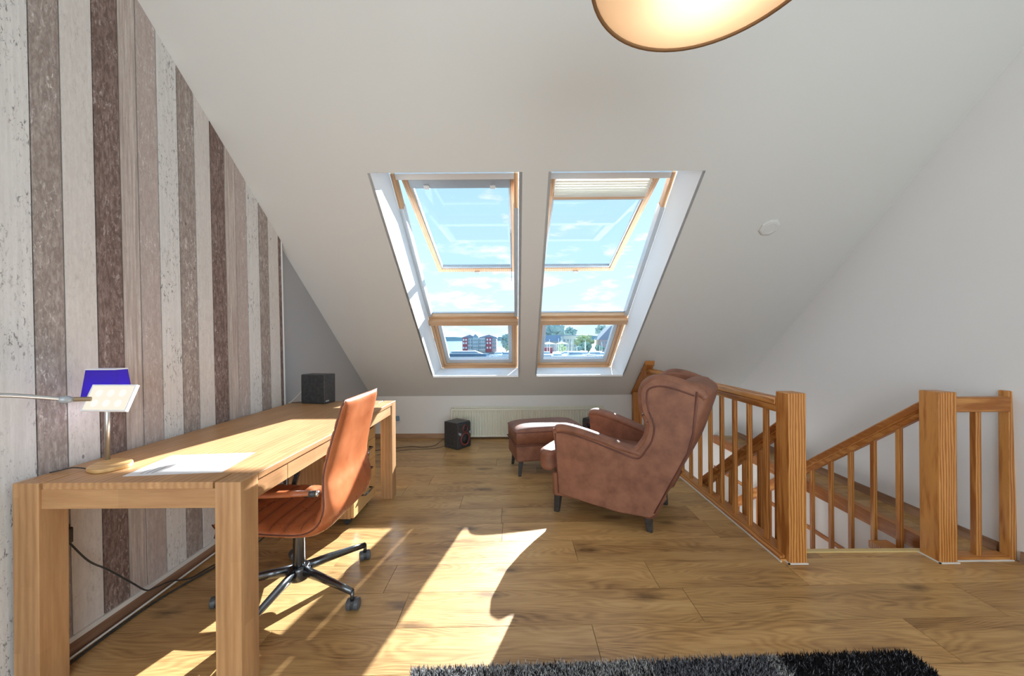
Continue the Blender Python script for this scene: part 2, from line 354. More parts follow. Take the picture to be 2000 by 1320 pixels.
# boards of the facing, each its own piece
edges = [1.407, 1.504, 1.622, 1.728, 1.812, 1.914, 2.03, 2.136, 2.245, 2.355, 2.442, 2.542, 2.662, 2.762, 2.877, 2.915]
kinds = ['grey_brown', 'white', 'dark', 'light_grain', 'taupe', 'white_speck']
boards = []
for i in range(len(edges)-1): boards.append((edges[i], edges[i+1], kinds[i % 6]))
w6 = [.097, .118, .106, .084, .102, .116]; y = edges[0]; k = 5
while y > YB+.2:
    boards.append((y-w6[k], y, kinds[k])); y -= w6[k]; k = (k-1) % 6
for a, b, kd in boards:
    a += .0026; b -= .0026; zc = [min(CZ(t), ZT) for t in (a, b)]; m = (a+b)/2; t = random.uniform(.005, .008); z0 = .075
    fr = [(XL(z0)-.006+t, a, z0), (XL(z0)-.006+t, b, z0), (XL(zc[1])-.006+t, b, zc[1]), (XL(zc[0])-.006+t, a, zc[0])]
    off = Vector((XL(1), m, 1.2)); bm = B()
    hexa(bm, [Vector(p)-off for p in fr], [Vector((p[0]-t, p[1], p[2]))-off for p in fr])
    obj('board', bm, 'board_'+kd, facing, off)
tag(obj('trim_1', prism(B(), [(PY1, 0), (PY1+.012, 0), (PY1+.012, 1), (PY1, 1)], 'x', 0, 1, fa=lambda p: XG(p[1]*CZ(PY1+.012))-.01, fb=lambda p: XL(p[1]*CZ(PY1+.012))+.002), 'lining_white'),
    'thin white edge strip closing the boarded wall facing', 'trim', kind='structure')
for v in bpy.data.objects['trim_1'].data.vertices: v.co.z *= CZ(PY1+.012)
# unseen back wall; its window is added to let in fill light
bw = []
for (a, b, c, d) in ((-2.1, -1.3, -.05, ZT), (2.3, 2.95, -.05, ZT), (-1.3, 2.3, -.05, .25), (-1.3, 2.3, 2.65, ZT)):
    bw.append([(a, YB, c), (b, YB, c), (b, YB, d), (a, YB, d)])
quadmesh('wall_back', bw, 'paint_white', label='white wall behind the camera around an added wide window', cat='wall')
w3 = thing('added_window', 'wide unseen window added behind the camera for fill light', 'window', (.5, YB, .25), kind='structure')
for a in (-1.8, -.63, .57, 1.74): cbox('post', 'white_plastic', w3, a, a+.06, -.05, .03, 0, 2.4, .004)
for z in (0, 2.34): cbox('rail', 'white_plastic', w3, -1.8, 1.8, -.05, .03, z, z+.06, .004)
for a in (-1.74, -.57, .63): cbox('pane', 'window_glass', w3, a, a+1.11, -.015, -.009, .06, 2.34)

# floor: slab plus laminate planks, turned a little against the room
floor = quadmesh('floor', [], 'plank_gap', label='oak laminate floor of wide planks with dark knots', cat='floor')
bm = B()
for (a, b, c, d) in ((-1.84, HOLE[0], YB, D), (HOLE[0], 2.86, YB, HOLE[2]), (HOLE[1], 2.86, HOLE[2], D)):
    box(bm, a, b, c, d, -.06 if a == HOLE[1] else -.36, -.0105)
me = floor.data; bm.to_mesh(me); bm.free()
TH = .0165; PW = .228
def clip(poly, f):                       # keep the part where f(p) >= 0
    outp = []
    for i in range(len(poly)):
        a, b = poly[i], poly[(i+1) % len(poly)]; fa, fb = f(a), f(b)
        if fa >= 0: outp.append(a)
        if (fa >= 0) != (fb >= 0):
            t = fa/(fa-fb); outp.append((a[0]+(b[0]-a[0])*t, a[1]+(b[1]-a[1])*t))
    return outp
def area(p): return abs(sum(p[i][0]*p[(i+1) % len(p)][1]-p[(i+1) % len(p)][0]*p[i][1] for i in range(len(p))))/2
JOINT = {1.636: .832, 1.864: -.661, 1.408: 1.719, 1.865: -.661, 2.32: 1.27, 2.776: -.418}
joints = {}
for r in range(-19, 16):
    y0 = 1.636+PW*r
    st = {-1: 1.719, 0: .832, 1: -.661, 2: .35, 3: 1.28, 4: -.1, 5: -.418, 6: .46, 7: -.75, 8: .2}.get(r, random.uniform(-1.2, 1.2))
    js = sorted([st+1.38*k+(.0 if k == 0 else random.uniform(-.02, .02)) for k in range(-3, 4)])
    if r == 1: js = [-2.1, -.661, .72, 1.483, 2.9]
    for a, b in zip(js, js[1:]):
        g_ = .0011
        quad = [(a+g_, y0+g_+TH*(a)), (b-g_, y0+g_+TH*(b)), (b-g_, y0+PW-g_+TH*b), (a+g_, y0+PW-g_+TH*a)]
        base = clip(clip(clip(clip(quad, lambda p: p[0]+1.80), lambda p: 2.80-p[0]), lambda p: p[1]-YB-.01), lambda p: D-.005-p[1])
        if len(base) < 3 or area(base) < .004: continue
        parts = [clip(base, lambda p: HOLE[2]-p[1]), clip(clip(base, lambda p: p[1]-HOLE[2]), lambda p: HOLE[0]-p[0]), clip(clip(base, lambda p: p[1]-HOLE[2]), lambda p: p[0]-HOLE[1])]
        if base[0][0] > HOLE[1] or max(p[1] for p in base) < HOLE[2] or max(p[0] for p in base) < HOLE[0]: parts = [base]
        for pl in parts:
            if len(pl) < 3 or area(pl) < .003: continue
            cx = sum(p[0] for p in pl)/len(pl); cy = sum(p[1] for p in pl)/len(pl)
            obj('plank', prism(B(), [(p[0]-cx, p[1]-cy) for p in pl], 'z', -.01, 0), 'oak_laminate', floor, (cx, cy, 0))

# baseboards
def skirt(name, pts, mat, label, h=.055, t=.016):
    bm = B()
    for a, b in zip(pts, pts[1:]):
        a, b = Vector(a), Vector(b); d_ = (b-a).normalized(); n_ = Vector((-d_.y, d_.x, 0))*t
        hexa(bm, [a, b, b+Vector((0, 0, h)), a+Vector((0, 0, h))], [a+n_, b+n_, b+n_*.55+Vector((0, 0, h)), a+n_*.55+Vector((0, 0, h))])
    return tag(obj(name, bm, mat), label, 'baseboard', kind='structure')
skirt('baseboard_left', [(-1.792, PY1, 0), (-1.792, YB+.02, 0)], 'skirt_brown_y', 'reddish brown baseboard along the boarded wall', .056, .022)
tag(cbox('trim_2', 'caulk_white', None, -1.794, -1.776, YB+.02, PY1, .056, .076), 'pale strip between the boarded wall and its baseboard', 'trim', kind='structure')
skirt('baseboard_far', [(1.44, D, 0), (-1.80, D, 0)], 'skirt_brown_x', 'brown baseboard below the radiator on the knee wall', .055, .016)
bpy.data.objects['baseboard_far'].location = (0, -.0, 0)
skirt('baseboard_right', [(XR(0)-.003, 2.165, 0), (XR(0)-.003, D-.02, 0)], 'skirt_brown_y', 'pale brown baseboard on the floor strip beyond the stair opening', .06, .018)
skirt('baseboard_near', [(XR(0)-.003, YB+.05, 0), (XR(0)-.003, 2.065, 0)], 'skirt_brown_y', 'pale brown baseboard on the right wall in front of the railing post', .06, .018)

# ------------------------------------------------------------------ roof windows
YO = (2.877, 4.92)                       # outer ends of the linings, on the roof plane
CA, SA = math.cos(ALPHA), math.sin(ALPHA)
LW = (YO[1]-YO[0])/CA
def roof_window(name, x0, x1, label, blind):
    hx = (x1-x0)/2
    w = thing(name, label, 'window', ((x0+x1)/2, YO[0], ROOF(YO[0])), kind='structure'); w.rotation_euler = (-ALPHA, 0, 0)
    L = w.matrix_basis.inverted()
    loc = lambda p: L @ Vector(p)
    # linings: ceiling edge -> roof plane
    ci = {k: (x, y, CZ(y)) for k, (x, y) in dict(tl=(x0, WY[0]), tr=(x1, WY[0]), br=(x1, WY[1]), bl=(x0, WY[1])).items()}
    ro = {k: (x, y, ROOF(y)+.03) for k, (x, y) in dict(tl=(x0, YO[0]), tr=(x1, YO[0]), br=(x1, YO[1]), bl=(x0, YO[1])).items()}
    for a, b, off in (('tl', 'bl', (-.02, 0, 0)), ('bl', 'br', (0, 0, -.02)), ('br', 'tr', (.02, 0, 0)), ('tr', 'tl', (0, -.004, .02))):
        qd = [ci[a], ci[b], ro[b], ro[a]]
        obj('lining', hexa(B(), [loc(p) for p in qd], [loc(Vector(p)+Vector(off)) for p in qd]), 'lining_white', w)
    J = .036; T0, T1 = 1.63, 1.745      # jamb width; transom zone along the slope
    cbox('jamb', 'spruce_y', w, -hx, -hx+J, 0, LW, .03, .10, .003); cbox('jamb', 'spruce_y', w, hx-J, hx, 0, LW, .03, .10, .003)
    for s in (-1, 1): cbox('jamb_cover', 'alu', w, s*hx-(0 if s < 0 else J+.004), s*hx+(J+.004 if s < 0 else 0), .30, T0, .024, .105, .002)
    cbox('head', 'white_plastic', w, -hx+J, hx-J, -.0, .05, .03, .11, .003)
    cbox('transom', 'spruce_x', w, -hx, hx, T0+.006, T0+.058, .035, .080, .004); cbox('lower_head', 'spruce_x', w, -hx, hx, T0+.040, T1, -.01, .034, .004); cbox('lower_head_back', 'spruce_x', w, -hx, hx, T0+.062, T1, .036, .10, .003)
    cbox('transom_cover', 'alu', w, -hx, hx, T0+.0, T0+.06, .082, .104, .003)
    cbox('sill_rail', 'spruce_x', w, -hx+J, hx-J, LW-.035, LW, .01, .10, .003)
    lf = [(-hx+J, -hx+J+.034, T1, LW-.035), (hx-J-.034, hx-J, T1, LW-.035)]
    for a, b, c, d in lf: cbox('lower_stile', 'spruce_y', w, a, b, c, d, .045, .10, .003)
    cbox('lower_rail', 'spruce_x', w, -hx+J+.034, hx-J-.034, LW-.075, LW-.035, .045, .10, .003)
    for a, b, c, d in ((-hx+J+.034, -hx+J+.08, T1, LW-.075), (hx-J-.08, hx-J-.034, T1, LW-.075), (-hx+J+.08, hx-J-.08, LW-.15, LW-.075)):
        cbox('gasket', 'alu', w, a, b, c, d, .06, .11, .003)
    cbox('lower_pane', 'window_glass', w, -hx+J+.08, hx-J-.08, T1-.01, LW-.145, .084, .088)
    # opened sash, hinged at the top
    ang = ALPHA-math.radians(18.5); sl = 1.60; sx0, sx1 = (-hx+.058, hx-.012) if blind is None else (-hx+.03, hx-.09)
    bm = B(); ST = .052
    box(bm, sx0, sx0+ST, .02, sl, 0, .05); box(bm, sx1-ST, sx1, .02, sl, 0, .05); box(bm, sx0+ST, sx1-ST, sl-.065, sl, 0, .05); box(bm, sx0+ST, sx1-ST, .02, .075, 0, .05)
    sash = obj('sash', bm, 'spruce_y', w, (0, .02, .075), (ang, 0, 0), bevel=.003)
    cbox('sash_pane', 'window_glass', sash, sx0+ST-.01, sx1-ST+.01, .06, sl-.055, .030, .034)
    for a, b, c, d in ((sx0-.004, sx0+ST-.008, 0, sl), (sx1-ST+.008, sx1+.004, 0, sl), (sx0+ST-.01, sx1-ST+.01, sl-.05, sl+.006)):
        cbox('sash_cover', 'alu_grey', sash, a, b, c, d, .051, .072, .003)
    for a, b in ((sx0+ST, sx0+ST+.018), (sx1-ST-.018, sx1-ST)): cbox('sash_gasket', 'alu', sash, a, b, .075, sl-.065, .012, .03, .002)
    cbox('sash_gasket', 'alu_grey', sash, sx0+ST+.018, sx1-ST-.018, sl-.092, sl-.065, .010, .03, .002)
    mid = (sx0+sx1)/2
    h = cbox('sash_handle', 'alu', sash, mid-.03, mid+.03, sl-.022, sl+.012, -.022, .0, .006, 3); cbox('latch', 'chrome', sash, mid-.012, mid+.012, sl+.008, sl+.028, -.02, -.004, .003)
    if blind is None:
        cbox('blind_cassette', 'alu_grey', sash, sx0+ST+.004, sx1-ST-.004, .05, .15, -.02, .028, .006)
        for q_ in (sx0+.17, sx1-.22): cbox('clip', 'white_plastic', sash, q_, q_+.045, .105, .145, -.032, -.02, .003)
        rod = tube(B(), [(sx1-.058, .8, -.012), (sx1-.058, 1.66, -.04)], .0035, 6); obj('pull_rod', rod, 'dark_steel', sash)
        obj('rod_end', tube(B(), [(sx1-.058, 1.655, -.045), (sx1-.058, 1.70, -.075)], .006, 8), 'alu_grey', sash)
    else:
        n = 15; zz = []
        for i in range(n+1): zz.append((.07+i*.0145 if i < 9 else .07+9*.0145+(i-9)*.009, -.026 if i % 2 else .004))
        bm = B(); xa, xb = sx0+ST+.006, sx1-ST-.006
        top = [(bm.verts.new((xa, p, z)), bm.verts.new((xb, p, z))) for p, z in zz]; bot = [(bm.verts.new((xa, p, z+.004)), bm.verts.new((xb, p, z+.004))) for p, z in zz]
        for i in range(n):
            bm.faces.new([top[i][0], top[i][1], top[i+1][1], top[i+1][0]]); bm.faces.new([bot[i][0], bot[i+1][0], bot[i+1][1], bot[i][1]])
        pb = obj('pleated_blind', bm, 'blind_cloth', sash); pb['label'] = 'cream pleated blind drawn up'
        cbox('blind_bar', 'spruce_x', sash, xa-.004, xb+.004, .256, .292, -.024, .012, .004); cbox('blind_bar_edge', 'alu_grey', sash, xa-.004, xb+.004, .292, .304, -.02, .010, .002)
    return w
roof_window('window_1', *WINX[0], 'left roof window, upper sash open, grey blind cassette at the top', None)
roof_window('window_2', *WINX[1], 'right roof window, upper sash open, cream pleated blind drawn up', True)

# ------------------------------------------------------------------ stairs, railings
RX = 1.535                               # centre of the long railing
def newel(parent, x0, x1, y0, y1, ztop, name='newel_post'):
    bm = B(); zt = ztop; i = .006
    hexa(bm, [(x0, y0, 0), (x1, y0, 0), (x1, y1, 0), (x0, y1, 0)], [(x0, y0, zt-i), (x1, y0, zt-i), (x1, y1, zt-i), (x0, y1, zt-i)])
    o = obj(name, bm, 'pine_z', parent, bevel=.006)
    return o
def baluster(parent, x, y, z0, z1, w=.027, mat='pine_z'):
    return cbox('baluster', mat, parent, x-w/2, x+w/2, y-w/2, y+w/2, z0, z1, .004)
def rail_profile(w=.062, zt=0, zb=-.085):
    h = w/2; return [(-h*.55, zb), (h*.55, zb), (h*.62, zb+.03), (h*.5, zb+.038), (h, zb+.046), (h, zt-.014), (h*.72, zt), (-h*.72, zt), (-h, zt-.014), (-h, zb+.046), (-h*.5, zb+.038), (-h*.62, zb+.03)]
lr = thing('landing_railing', 'long pine railing with square newel post running beside the armchair', 'railing', (RX, 2.1, 0))
def rel(o, p): return tuple(a-b for a, b in zip(p, o.location))
def W_(parent, bm): bmesh.ops.translate(bm, verts=bm.verts, vec=-Vector(parent.location)); return bm
obj('newel_post', W_(lr, hexa(B(), [(1.512, 2.068, 0), (1.611, 2.068, 0), (1.611, 2.17, 0), (1.512, 2.17, 0)], [(1.512, 2.068, .943), (1.611, 2.068, .943), (1.611, 2.17, .943), (1.512, 2.17, .943)])), 'pine_z', lr, bevel=.005)
obj('handrail', W_(lr, prism(B(), [(RX+a, .905+b) for a, b in rail_profile()], 'y', 2.17, 4.30)), 'pine_y', lr, bevel=.003)
obj('base_rail', W_(lr, prism(B(), [(1.482, 0), (1.60, 0), (1.60, .012), (1.565, .026), (1.505, .026), (1.482, .012)], 'y', 2.105, 4.70)), 'pine_y', lr, bevel=.002)
obj('base_cap', W_(lr, prism(B(), [(1.482, 2.092), (1.515, 2.092), (1.515, 2.11), (1.482, 2.11)], 'z', 0, .012)), 'pine_x', lr)
yb = 2.286
while yb < 4.66:
    baluster(lr, *rel(lr, (RX, yb, 0))[:2], .024, min(.825, CZ(yb)-.05)); yb += .1635
# pieces that end the railing at the low wall and slope
obj('end_post', W_(lr, bx(RX-.055, RX+.03, 4.668, 4.742, 0, .575)), 'pine_z', lr, bevel=.003)
sl_ = [(4.742, .575), (4.69, .575), (4.185, CZ(4.185)-.045), (4.175, CZ(4.175)-.006), (4.72, CZ(4.72)-.006)]
obj('slope_post', W_(lr, prism(B(), sl_[1:], 'x', RX-.075, RX+.03)), 'pine_y', lr, bevel=.003)
tag(cbox('trim_3', 'caulk_white', None, 1.474, 1.482, 2.084, 4.72, .0, .005), 'thin white sealant line along the foot of the long railing', 'trim', kind='structure')

gr = thing('short_railing', 'short pine railing with thick newel post against the right wall', 'railing', (2.39, 2.1, 0))
obj('newel_post', W_(gr, hexa(B(), [(2.342, 2.065, 0), (2.442, 2.065, 0), (2.442, 2.17, 0), (2.342, 2.17, 0)], [(2.342, 2.065, .943), (2.442, 2.065, .943), (2.442, 2.17, .943), (2.342, 2.17, .943)])), 'pine_z', gr, bevel=.005)
obj('wall_post', W_(gr, bx(2.757, 2.797, 2.085, 2.135, 0, .945)), 'pine_z', gr, bevel=.005)
obj('handrail', W_(gr, bx(2.44, 2.765, 2.08, 2.125, .828, .912)), 'pine_x', gr, bevel=.008, seg=3)
obj('base_rail', W_(gr, bx(2.44, 2.757, 2.085, 2.145, 0, .022)), 'pine_x', gr, bevel=.003)
baluster(gr, *rel(gr, (2.60, 2.112, 0))[:2], .02, .83, .032)
bm = B(); box(bm, 2.334, 2.342, 2.057, 2.175, 0, .005); box(bm, 2.334, 2.445, 2.057, 2.065, 0, .005); box(bm, 2.445, 2.772, 2.077, 2.085, 0, .005)
tag(obj('trim_4', bm, 'caulk_white'), 'thin white sealant line around the foot of the short railing', 'trim', kind='structure')
bm = B(); box(bm, 1.504, 1.512, 2.06, 2.105, 0, .005); box(bm, 1.504, 1.612, 2.06, 2.068, 0, .005)
tag(obj('trim_5', bm, 'caulk_white'), 'thin white sealant line around the foot of the long railing post', 'trim', kind='structure')

# stair opening edges
tag(cbox('trim_6', 'gold_nosing', None, HOLE[0]+.012, 2.46, 2.172, 2.205, -.02, .006, .003), 'pale gold nosing strip at the top of the stairs', 'trim', kind='structure')
tag(cbox('trim_7', 'pine_y', None, HOLE[1]-.022, HOLE[1]+.035, 2.172, D-.01, -.085, .012, .004), 'pine edging of the floor strip beside the right wall', 'trim', kind='structure')
bm = B(); box(bm, HOLE[1]-.005, HOLE[1]+.012, 2.2, D, -.37, -.085); box(bm, HOLE[0]-.005, HOLE[0]+.0, 2.2, D, -.37, -.012); box(bm, HOLE[0], HOLE[1], 2.185, 2.20, -.37, -.02)
tag(obj('wall_stairwell', bm, 'paint_white'), 'white inner faces of the stair opening', 'wall', kind='structure')
tag(cbox('trim_8', 'pine_y', None, HOLE[1]-.014, HOLE[1]+.012, 2.2, D-.01, -.405, -.37, .003), 'thin pine strip low on the stairwell side', 'trim', kind='structure')
quadmesh('wall_lower', [[(.4, .8, -2.8), (2.9, .8, -2.8), (2.9, .8, -.37), (.4, .8, -.37)], [(.4, .8, -2.8), (.4, D, -2.8), (.4, D, -.37), (.4, .8, -.37)]], 'paint_white', label='white walls of the storey below the stairs', cat='wall')
quadmesh('floor_lower', [[(.4, .8, -2.78), (2.9, .8, -2.78), (2.9, D, -2.78), (.4, D, -2.78)]], 'oak_laminate', label='wooden floor of the storey below', cat='floor')

st = thing('staircase', 'open pine staircase going down with sloping handrails on both sides', 'staircase', (2.06, 2.2, -.19))
SLP = .735                               # fall per metre of run
def along(y, z0): return z0-SLP*(y-2.2)
def slope_bar(name, x0, x1, y0, y1, ztop, h, mat, bev=.004, prof=None):
    if prof:
        bm = B(); n = len(prof)
        A = [bm.verts.new((x0+a, y0, along(y0, ztop)+b)) for a, b in prof]; Q = [bm.verts.new((x0+a, y1, along(y1, ztop)+b)) for a, b in prof]
        bm.faces.new(A); bm.faces.new(Q[::-1])
        for i in range(n): bm.faces.new([A[i], Q[i], Q[(i+1) % n], A[(i+1) % n]])
    else:
        bm = prism(B(), [(y0, along(y0, ztop)), (y1, along(y1, ztop)), (y1, along(y1, ztop)-h), (y0, along(y0, ztop)-h)], 'x', x0, x1)
    return obj(name, W_(st, bm), mat, st, bevel=bev)
P_ = rail_profile(.06, 0, -.10)
slope_bar('handrail', 1.643, None, 2.172, 4.7, .82, 0, 'pine_y', .003, P_)
slope_bar('handrail', 2.405, None, 2.172, 4.7, .875, 0, 'pine_y', .003, P_)
slope_bar('string', 1.605, 1.645, 2.21, 4.72, -.03, .26, 'pine_y'); slope_bar('string', 2.42, 2.46, 2.21, 4.72, -.03, .26, 'pine_y')
for yb in (2.342, 2.51, 2.68, 2.85, 3.03, 3.20, 3.37, 3.54, 3.71, 3.88, 4.05):
    for xx, zt in ((2.405, .875), (1.643, .82)):
        if xx < 2 and yb > 3.4: continue
        x_, y_, _ = rel(st, (xx, yb, 0)); baluster(st, x_, y_, along(yb, -.04)+.19, along(yb, zt)-.085+.19)
for i in range(11):
    y0 = 2.22+i*.258; z0 = -.19*(i+1)
    if y0 < 4.6: x0, y1, zz = rel(st, (1.645, y0, z0)); cbox('tread', 'pine_x', st, x0, x0+.775, y1, y1+.28, zz-.035, zz, .005)
obj('top_block', W_(st, prism(B(), [(2.21, -.12), (2.44, -.12), (2.44, -.075), (2.21, -.075)], 'x', 2.30, 2.42)), 'pine_x', st)

# ------------------------------------------------------------------ desk
dk = thing('desk', 'solid oak desk with thick corner legs under the boarded wall', 'desk', (-1.37, 2.17, 0))
X0, X1, Y0, Y1, H, LG = -1.772, -.968, 1.315, 3.03, .76, .0915
for xa in (X0, X1-LG):
    for ya in (Y0, Y1-LG): obj('leg', bx(-LG/2, LG/2, -LG/2, LG/2, 0, H), 'oak_z', dk, rel(dk, (xa+LG/2, ya+LG/2, 0)), bevel=.003)
gp = .010
pts = [(X0+LG+gp, Y0+.004), (X1-LG-gp, Y0+.004), (X1-LG-gp, Y0+LG+.002), (X1, Y0+LG+.002), (X1, Y1-LG-.002), (X1-LG-gp, Y1-LG-.002), (X1-LG-gp, Y1), (X0+LG+gp, Y1), (X0+LG+gp, Y1-LG-.002), (X0, Y1-LG-.002), (X0, Y0+LG+.002), (X0+LG+gp, Y0+LG+.002)]
obj('tabletop', W_(dk, prism(B(), pts, 'z', H-.0245, H)), 'oak_y', dk, bevel=.002)
obj('apron', W_(dk, bx(X0+LG, X1-LG, Y0+.008, Y0+.03, H-.0945, H-.0245)), 'oak_x', dk, bevel=.002)
obj('apron', W_(dk, bx(X0+LG, X1-LG, Y1-.03, Y1-.008, H-.0945, H-.0245)), 'oak_x', dk, bevel=.002)
obj('apron', W_(dk, bx(X0+.008, X0+.03, Y0+LG, Y1-LG, H-.0945, H-.0245)), 'oak_y', dk, bevel=.002)
for a, b in ((Y0+LG, Y0+LG+.19), (Y0+LG+.192, Y1-LG)):
    obj('apron', W_(dk, bx(X1-.03, X1-.006, a, b, H-.0945, H-.0245)), 'oak_y', dk, bevel=.002)

dw = thing('drawer_cabinet', 'pale oak drawer cabinet with four drawers under the far end of the desk', 'cabinet', (-1.30, 2.70, 0))
c0, c1, e0, e1 = -1.52, -1.085, 2.50, 2.90
obj('body', W_(dw, bx(c0, c1-.02, e0, e1, .055, .655)), 'oak_z', dw, bevel=.003)
for i in range(4):
    z0 = .06+i*.149
    dr = cbox('drawer', 'beech_x', dw, *[v for v in (c1-.0195-dw.location.x, c1-dw.location.x, e0+.003-2.70, e1-.003-2.70, z0, z0+.146)], .002)
    hn = obj('handle', tube(B(), [(.0, -.075, 0), (.028, -.07, 0), (.030, 0, 0), (.028, .07, 0), (.0, .075, 0)], .006, 8), 'dark_steel', dr, (.009, 0, .03), smooth=True)
for a in (c0+.05, c1-.06):
    for b in (e0+.05, e1-.05): obj('caster', W_(dw, tube(B(), [(a, b-.012, .024), (a, b+.012, .024)], .024, 12)), 'black_plastic', dw, smooth=False)
for a in (c0+.05, c1-.06):
    for b in (e0+.05, e1-.05): obj('caster_plate', W_(dw, bx(a-.012, a+.012, b-.02, b+.02, .046, .056)), 'dark_steel', dw)

# ------------------------------------------------------------------ office chair
OC = Vector((-1.08, 1.86, 0))
oc = thing('office_chair', 'tan leather office chair with ribbed seat on five-star steel base', 'chair', OC)
outer = [(-1.335, .437), (-1.30, .412), (-1.20, .395), (-1.05, .388), (-.93, .388), (-.865, .398), (-.815, .435), (-.795, .50), (-.806, .58), (-.816, .65), (-.80, .74), (-.772, .86), (-.742, .985)]
inner = [(-1.340, .452), (-1.31, .466), (-1.21, .462), (-1.06, .452), (-.965, .448), (-.915, .462), (-.880, .498), (-.862, .55), (-.858, .62), (-.855, .69), (-.842, .77), (-.812, .88), (-.778, .992)]
nO = 96
def resample(pts, n):
    P = spline([(a, 0, b) for a, b in pts], 12); L = [0]
    for a, b in zip(P, P[1:]): L.append(L[-1]+(b-a).length)
    res = []; j = 0
    for i in range(n+1):
        t = L[-1]*i/n
        while j < len(L)-2 and L[j+1] < t: j += 1
        res.append(P[j].lerp(P[j+1], (t-L[j])/max(L[j+1]-L[j], 1e-9)))
    return res, L[-1]
Po, _ = resample(outer, nO); Pi, Li = resample(inner, nO)
NW = 24; bm = B(); gi, go = [], []
RIB = .066
for i in range(nO+1):
    s = i/nO; a, b = Pi[i], Po[i]; mid = (a+b)/2
    hw = .235+.02*math.sin(PI*min(1, s/.75))-.035*max(0, (s-.6)/.4)
    cut = 1.0
    if s < .04: cut = .90+.10*(s/.04)
    if s > .97: cut = 1-.05*((s-.97)/.03)
    ph = (s*Li/RIB) % 1; groove = .0125*(max(0, 1-min(ph, 1-ph)/.30))**1.6
    endr = min(1, s/.03, (1-s)/.025); endr = math.sqrt(max(0, 1-(1-endr)**2))
    nrm = (a-b).normalized(); ri, ro_ = [], []
    for k in range(NW+1):
        t = math.sin((k/NW*2-1)*PI/2); e_ = math.sqrt(max(0, 1-abs(t)**7))*(.25+.75*endr); wy = OC.y+t*hw*cut
        ri.append(bm.verts.new(mid+(a-mid-nrm*groove)*e_+Vector((0, wy, 0))-OC)); ro_.append(bm.verts.new(mid+(b-mid)*e_+Vector((0, wy, 0))-OC))
    gi.append(ri); go.append(ro_)
for i in range(nO):
    for k in range(NW):
        bm.faces.new([gi[i][k], gi[i][k+1], gi[i+1][k+1], gi[i+1][k]]); bm.faces.new([go[i][k], go[i+1][k], go[i+1][k+1], go[i][k+1]])
for i in (0, nO):
    for k in range(NW): bm.faces.new([gi[i][k], gi[i][k+1], go[i][k+1], go[i][k]])
seams = []; last = 0
for i in range(3, nO-1):
    if int(i/nO*Li/RIB) != last: last = int(i/nO*Li/RIB); seams.append([gi[i][k].co.copy() for k in range(2, NW-1)])
rim = [[v.co.copy() for v in (gi[i][j] for i in range(nO+1))] for j in (0, NW)]
bmesh.ops.remove_doubles(bm, verts=bm.verts, dist=1e-5)
seat = obj('seat_shell', bm, 'leather_tan', oc, smooth=True)
for j, rl in enumerate(rim): obj('piping', tube(B(), [p+Vector((0, (-.001, .001)[j], 0)) for p in rl[::2]], .0032, 6), 'leather_piping', seat, smooth=True)
for sm in seams: obj('seam', tube(B(), sm, .0016, 5), 'leather_piping', seat, smooth=True)
for s_ in (-1, 1):                        # arms: strap pad, metal loop
    yy = s_*.272
    ap = [(-.02+.24, yy, .60), (.06+.10, yy, .597), (-.08, yy, .592), (-.25, yy, .592)]
    pad = obj('arm_pad', tube(B(), [(.205, yy, .606), (.12, yy, .604), (0, yy, .600), (-.12, yy, .598), (-.16, yy, .596)], [.017, .021, .021, .021, .017], 12, flat=.62), 'leather_tan', oc, smooth=True)
    arm = obj('arm_bar', tube(B(), [(.235, yy, .604), (.16, yy, .598), (0, yy, .592), (-.17, yy, .590), (-.26, yy, .592)], .008, 8), 'dark_steel', oc, smooth=True)
    sq = obj('arm_support', hexa(B(), [(-.20, yy-.009, .42), (-.175, yy-.009, .42), (-.175, yy+.009, .42), (-.20, yy+.009, .42)], [(-.15, yy-.009, .59), (-.125, yy-.009, .59), (-.125, yy+.009, .59), (-.15, yy+.009, .59)]), 'black_plastic', oc, bevel=.003)
    obj('arm_foot', tube(B(), [(-.19, yy+s_*.004, .425), (-.17, s_*.10, .395)], .010, 8), 'dark_steel', oc, smooth=True)
    obj('arm_cap', tube(B(), [(.185, yy, .603), (.232, yy, .604)], .0135, 12), 'black_plastic', oc, smooth=True)
    obj('arm_end', tube(B(), [(.232, yy, .604), (.243, yy, .604)], .0125, 12), 'chrome', oc, smooth=True)
obj('mechanism', bx(-.11, .10, -.10, .10, .365, .392), 'black_plastic', oc, bevel=.008)
obj('gas_lift', lathe(B(), [(.027, .10), (.027, .25), (.026, .255), (.026, .37)], 24), 'dark_steel', oc, smooth=True, bevel=.001)
obj('lift_sleeve', lathe(B(), [(.033, .075), (.036, .09), (.036, .135), (.030, .14)], 24), 'black_plastic', oc, smooth=True)
obj('hub', lathe(B(), [(.046, .075), (.052, .085), (.052, .128), (.044, .14)], 24), 'dark_steel', oc, smooth=True, bevel=.002)
